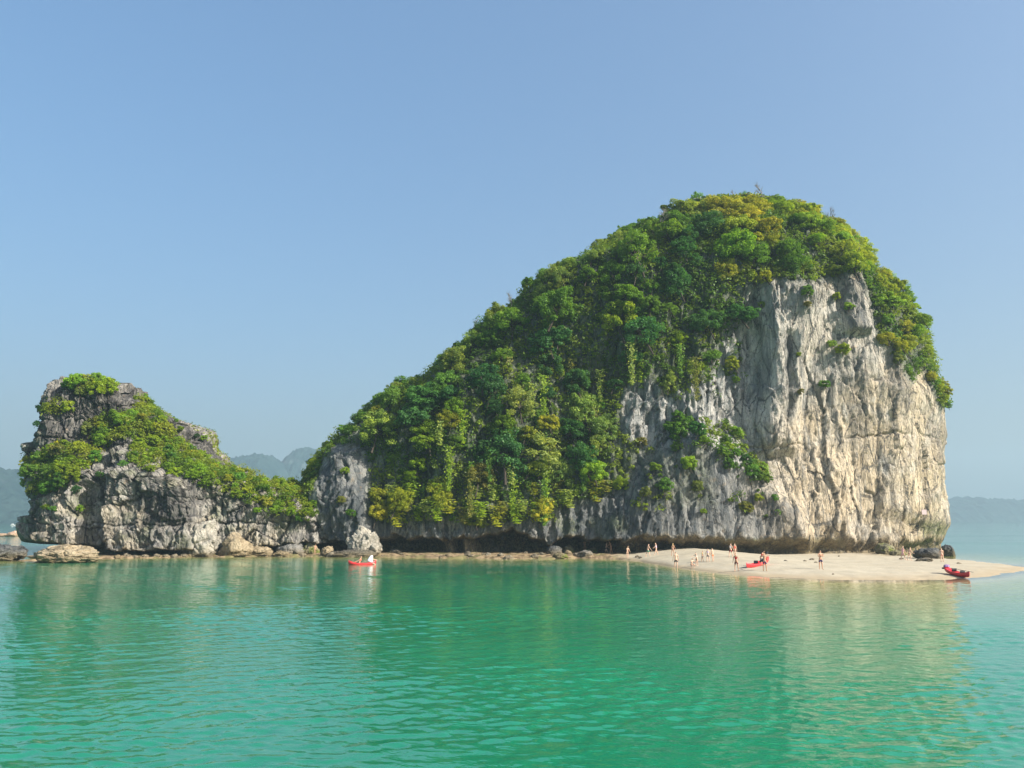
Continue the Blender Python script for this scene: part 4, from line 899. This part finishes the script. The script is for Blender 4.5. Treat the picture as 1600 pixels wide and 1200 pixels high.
def person(px, foot_py, hpx, label, rz=0., skin=1, hair='dark', long_hair=False, bottom=None, top=None, lean=0., arms=((8, 10), (8, 10)), legs=((0, 0), (0, 0)), pose='stand', loc=None, jacket=None, fold=False, female=False, height=None, bend=0.):
    """rz=0 faces the camera. arms: (swing forward, out) per side; legs: (swing forward, knee bend) per side, degrees"""
    g = Vector(loc) if loc is not None else ground_hit(px, foot_py)
    H = height or min(1.85, max(1.1, hpx / F * g.y / CP * .97))
    k = H / 1.75; d = math.radians
    V, E, Rr = [], [], []
    def add(p, r, par=None):
        V.append(Vector(p)); Rr.append(r); i = len(V) - 1
        if par is not None: E.append((par, i))
        return i
    hipz = .93 if pose == 'stand' else .42 if pose == 'crouch' else .12
    def lim(p, sw, out, ln):   # direction down, swung forward (-y) and out (x)
        return p + Vector((math.sin(d(out)) * ln, -math.sin(d(sw)) * math.cos(d(out)) * ln, -math.cos(d(sw)) * math.cos(d(out)) * ln))
    pel = add((0, 0, hipz), .115)
    L1 = d(lean); up = Vector((0, -math.sin(L1), math.cos(L1)))
    L2 = d(lean * 1.2 + bend); up2 = Vector((0, -math.sin(L2), math.cos(L2)))
    wa = add(V[pel] + up * .18, .095 if female else .105, pel); ch = add(V[wa] + up2 * .20, (.135, .10), wa); cu = add(V[ch] + up2 * .12, (.12, .085), ch)
    nk = add(V[cu] + up2 * .08, .05, cu); h0 = add(V[nk] + up2 * .07 + Vector((0, -.01, 0)), .07, nk); h1 = add(V[h0] + up2 * .085 + Vector((0, -.01, 0)), .088, h0); h2 = add(V[h1] + up2 * .075, .06, h1)
    no = add(V[h1] + Vector((0, -.10, -.02)), .012, h1)
    sw_ = .165 if female else .19; J = {}
    for si, s in enumerate((-1, 1)):
        sh = add(V[cu] + Vector((s * sw_, 0, 0)) - up2 * .01, .055, cu); a, o = arms[si]
        el = add(lim(V[sh], a, s * o, .29), .040, sh)
        if fold: wr = add(V[cu] + Vector((-s * .05, -.20, -.12 - .03 * si)), .026, el)
        else: wr = add(lim(V[el], a + 18, s * max(0, o - 4), .25), .027, el)
        dr = (V[wr] - V[el]).normalized(); hd = add(V[wr] + dr * .07, (.036, .018), wr); J['hand%d' % si] = V[hd]
        sd_ = dr.cross(Vector((s, 0, 0))).normalized()
        for q, ln in ((-.027, .070), (-.009, .082), (.009, .078), (.027, .060)):
            f1 = add(V[hd] + dr * .035 + sd_ * q, .009, hd); f2 = add(V[f1] + dr * ln * .6 + Vector((0, -.006, 0)), .008, f1); add(V[f2] + dr * ln * .4 + Vector((0, -.014, 0)), .006, f2)
        t1 = add(V[wr] + dr * .03 + Vector((-s * .03, -.02, 0)), .011, wr); add(V[t1] + dr * .05 + Vector((-s * .012, -.02, 0)), .009, t1)
    hips = []
    for si, s in enumerate((-1, 1)):
        hp = add(V[pel] + Vector((s * .095, 0, -.05)), .095, pel); a, kb = legs[si]
        if pose == 'crouch': a, kb = 95, 125
        if pose == 'sit': a, kb = 82, 20
        kn = add(lim(V[hp], a, s * (5 if pose == 'stand' else 12), .43), .060, hp); an = add(lim(V[kn], a - kb, s * 1, .41), .038, kn)
        ft = add(V[an] + Vector((s * .02, -.04, -.045)), .04, an); add(V[ft] + Vector((s * .02, -.14, -.01)), (.04, .025), ft); hips.append((hp, kn, an))
    zmin = min(v.z for v in V); off = Vector((0, 0, -zmin - .0 + .02)) if pose != 'sit' else Vector((0, 0, 0))
    for i in range(len(V)): V[i] = (V[i] + off) * k
    Rr = [tuple(x * k for x in r) if isinstance(r, tuple) else r * k for r in Rr]
    t = thing('person', label, 'person', g - Vector((0, 0, .01)), rz)
    link('body', skin_mesh('body', V, E, Rr, SKINS[skin]), t)
    def garment(name, chain, radii, edges, mat): link(name, skin_mesh(name, chain, edges, [r * k for r in radii], mat), t)
    if bottom:
        kind, colr = bottom; ln = {'shorts': .62, 'trunks': .35, 'briefs': .1, 'skirt': .55}[kind]
        pv = V[pel]; c = [pv + (V[wa] - pv) * .35, pv]; r_ = [.118, .128]; e = [(0, 1)]
        for hp, kn, an in hips:
            c.append(V[hp]); c.append(V[hp].lerp(V[kn], ln)); r_ += [.105, .088 if kind != 'skirt' else .10]; e += [(1, len(c) - 2), (len(c) - 2, len(c) - 1)]
        garment({'shorts': 'shorts', 'trunks': 'swim_trunks', 'briefs': 'swim_briefs', 'skirt': 'skirt'}[kind], c, r_, e, CL[colr])
    if top:
        kind, colr = top; bx = .142 if kind == 'jacket' else .125
        if kind == 'bikini': garment('bikini_top', [V[ch] + (V[cu] - V[ch]) * .1, V[ch] + (V[cu] - V[ch]) * .5], [.118, .118], [(0, 1)], CL[colr])
        elif kind == 'dress':
            garment('dress', [V[cu], V[ch], V[wa], V[pel], V[pel] - Vector((0, 0, .32 * k))], [.115, .128, .12, .145, .175], [(0, 1), (1, 2), (2, 3), (3, 4)], CL[colr])
        elif kind == 'cape': garment('cover_up', [V[h2], V[h1], V[cu], V[wa], V[pel]], [.10, .13, .26, .36, .42], [(0, 1), (1, 2), (2, 3), (3, 4)], CL[colr])
        else: garment({'jacket': 'life_jacket', 'shirt': 'shirt', 'swimsuit': 'swimsuit'}[kind], [V[cu] + (V[nk] - V[cu]) * .2, V[ch], V[wa]] + ([V[pel]] if kind == 'swimsuit' else []), [bx, bx + .012, bx - .008] + ([.122] if kind == 'swimsuit' else []), [(0, 1), (1, 2)] + ([(2, 3)] if kind == 'swimsuit' else []), CL[colr])
    bk = Vector((0, .022, .018)) * k; hc = [V[h1] + bk, V[h2] + bk * 1.0]; hr = [.092, .072]; he = [(0, 1)]
    if long_hair: hc.append(V[nk] + Vector((0, .07 * k, 0))); hc.append(V[cu] + Vector((0, .11 * k, -.06 * k))); hr += [.06, .045]; he += [(0, 2), (2, 3)]
    garment('hair', hc, hr, he, HAIR[hair])
    return t, J, k
pi = math.pi
person(914, 863, 19, 'slim tan bather standing alone on a rock in the dark cave mouth', .3, 1, arms=((20, 6), (150, 10)), bottom=('briefs', 'darkred'), loc=None)
person(947, 864.5, 17, 'pale bather walking in front of the dark cave, left of a pair', 1.2, 0, 'brown', lean=10, arms=((30, 10), (10, 12)), legs=((22, 8), (-15, 5)), bottom=('shorts', 'grey'))
person(955, 865, 19, 'taller reddish bather in front of the dark cave, right of a pair', -1.3, 1, 'dark', lean=14, arms=((35, 8), (5, 8)), legs=((-18, 5), (25, 20)), bottom=('briefs', 'darkred'))
person(980.5, 872, 18, 'light-skinned bather stooping at the left tip of the sand', .4, 0, 'blond', lean=12, arms=((25, 6), (25, 6)), legs=((8, 5), (-5, 0)), bottom=('briefs', 'yellow'), top=('bikini', 'white'), female=True)
person(1012.5, 870, 20, 'shirtless man in green swim shorts walking by the cliff foot', 1.9, 0, 'dark', lean=8, arms=((25, 8), (-10, 8)), legs=((20, 6), (-18, 8)), bottom=('shorts', 'green'))
person(1025.5, 867, 19, 'woman in lilac swimsuit striding right of the man in green shorts', -1.4, 0, 'brown', lean=4, arms=((-15, 8), (40, 14)), legs=((-20, 8), (24, 5)), top=('swimsuit', 'lilac'), female=True)
person(1051.5, 868.5, 19, 'blond bather with long hair walking away near the cliff foot', 2.6, 1, 'blond', True, lean=8, arms=((20, 12), (40, 18)), legs=((14, 8), (-10, 4)), top=('bikini', 'maroon'), bottom=('briefs', 'maroon'), female=True)
person(1056.5, 888.5, 25, 'man in black trunks standing at the water edge with his back turned', pi, 0, 'dark', arms=((4, 14), (4, 14)), legs=((0, 0), (3, 0)), bottom=('shorts', 'black'))
person(1080.5, 887.5, 13, 'dark-haired child crouching in the shallow water', .5, 0, 'dark', pose='crouch', arms=((50, 18), (60, 12)), bottom=('briefs', 'lilac'), height=1.35, lean=15)
person(1089, 884, 20, 'dark-haired bather in black trunks behind the crouching child', -1.2, 0, 'dark', lean=10, arms=((60, 10), (30, 10)), legs=((5, 4), (-4, 0)), bottom=('trunks', 'black'), top=('shirt', 'white'))
person(1097.5, 877.5, 15, 'child in a yellow top walking left of the group of adults', 1.3, 1, 'blond', lean=5, legs=((14, 4), (-12, 4)), top=('shirt', 'yellow'), bottom=('shorts', 'grey'))
person(1106.5, 878, 20, 'bather in a pale lilac shirt and grey shorts in the middle group', 2.7, 0, 'brown', lean=6, arms=((15, 20), (10, 22)), legs=((8, 2), (-8, 2)), top=('shirt', 'lilac'), bottom=('shorts', 'grey'))
person(1114, 877, 20, 'bather wearing orange shorts and a black top in the middle group', -2.5, 0, 'brown', lean=4, arms=((35, 10), (20, 14)), legs=((4, 2), (-6, 2)), top=('bikini', 'black'), bottom=('shorts', 'orange'), female=True)
person(1142, 870.5, 21, 'light-topped bather with dark red shorts, left of two walking together', 2.3, 0, 'brown', lean=5, arms=((15, 10), (30, 12)), legs=((16, 6), (-14, 5)), bottom=('shorts', 'darkred'), top=('shirt', 'white'))
person(1148.5, 869.5, 20, 'bather in red swimwear, right of two walking together', 2.6, 0, 'brown', lean=4, arms=((10, 8), (25, 8)), legs=((-12, 5), (15, 6)), top=('swimsuit', 'coral'), female=True)
person(1151, 892.5, 27, 'man in red life jacket and brown shorts pulling the kayak by its front end', -.6, 1, 'dark', lean=12, arms=((8, 8), (42, 28)), legs=((5, 3), (-8, 0)), top=('jacket', 'red'), bottom=('shorts', 'maroon'))
person(1189.5, 884, 24, 'person in a coral life jacket leaning over the dragged kayak', .9, 1, 'dark', lean=26, arms=((50, 14), (60, 10)), legs=((12, 8), (-8, 3)), top=('jacket', 'coral'), bottom=('shorts', 'grey'))
person(1195.5, 892.5, 28, 'shirtless man in navy trunks standing before the dragged kayak with a paddle', 2.9, 1, 'brown', lean=2, arms=((20, 12), (75, 16)), legs=((0, 0), (4, 0)), bottom=('shorts', 'navy'))
p0 = ground_hit(1195.5, 892.5); paddle(p0 + Vector((-.1, .35, 1.0)), p0 + Vector((.42, .9, 1.42)), 'black paddle held by the man in navy trunks')
person(1283, 890, 29, 'lone shirtless man in navy shorts standing on the beach with folded arms', .15, 1, 'dark', lean=0, arms=((25, 16), (25, 16)), legs=((0, 0), (0, 0)), bottom=('shorts', 'navy'), fold=True)
person(1411.5, 875, 22, 'woman in a pale pink dress walking at the cliff foot', 1.7, 0, 'brown', lean=3, arms=((15, 6), (-10, 6)), legs=((16, 4), (-16, 4)), top=('dress', 'pink'), female=True)
person(1421.5, 875.5, 20, 'woman in white top and black shorts just right of the woman in pink', 1.6, 0, 'blond', lean=12, arms=((30, 6), (12, 6)), legs=((10, 6), (-16, 4)), top=('bikini', 'white'), bottom=('briefs', 'black'), female=True)
person(1472.5, 878, 21, 'bare-backed bather in red swim shorts by the right corner of the cliff', 2.8, 0, 'blond', lean=4, arms=((20, 8), (30, 10)), legs=((6, 4), (-6, 2)), bottom=('trunks', 'red'))
person(492, 866, 15, 'reddish figure among the rocks at the mouth of the small cave', .6, 1, 'brown', lean=10, arms=((30, 8), (20, 8)), bottom=('briefs', 'darkred'), top=('bikini', 'darkred'))
person(0, 0, 0, 'dark-haired paddler sitting in the left half of the floating kayak', -pi / 2 + .25, 1, 'dark', pose='sit', loc=g1 + Vector((-.35, 0, .05)), lean=-18, arms=((50, 10), (50, 10)), top=('jacket', 'coral'), bottom=('shorts', 'black'), height=1.7)
person(0, 0, 0, 'person hunched under a white cover-up at the right end of the floating kayak', pi / 2 + .25, 0, 'dark', pose='sit', loc=g1 + Vector((.75, .15, .1)), lean=14, arms=((60, 6), (60, 6)), top=('cape', 'white'), bottom=('shorts', 'black'), height=1.7)

bpy.context.view_layer.update()
byl = {}
for o in COL.objects:
    if o.get('label') and o.get('category') and o.parent is None: byl.setdefault(o['label'], []).append(o)
ORD = ['second', 'third', 'fourth', 'fifth', 'sixth', 'seventh', 'eighth', 'ninth', 'tenth', 'eleventh', 'twelfth', 'thirteenth', 'fourteenth']
for lab, os_ in byl.items():
    if len(os_) < 2 or len(os_) > 15: continue
    os_.sort(key=lambda o: o.location.x / o.location.y); n_ = len(os_)
    for k, o in enumerate(os_):
        o['label'] = lab + (', leftmost' if k == 0 else ', rightmost' if k == n_ - 1 else ', middle one' if n_ == 3 else ', ' + ORD[k - 1] + ' from left')
# ------------------------------------------------------------------ sea air
HAZE = True
if HAZE:
    V = [(x, y, z) for x in (-4150, 4150) for y in (-4150, 4150) for z in (-6.5, 330)]
    Fq = [(0, 1, 3, 2), (4, 6, 7, 5), (0, 4, 5, 1), (2, 3, 7, 6), (0, 2, 6, 4), (1, 5, 7, 3)]
    m = MT('sea_air'); pv = m.n('VolumePrincipled'); pv.inputs['Color'].default_value = (.40, .505, .60, 1); pv.inputs['Density'].default_value = .00042; pv.inputs['Anisotropy'].default_value = .15
    m.l(pv.outputs[0], m.out.inputs['Volume'])
    link('haze', new_mesh('haze', V, Fq, m.m, {}), kind='stuff')
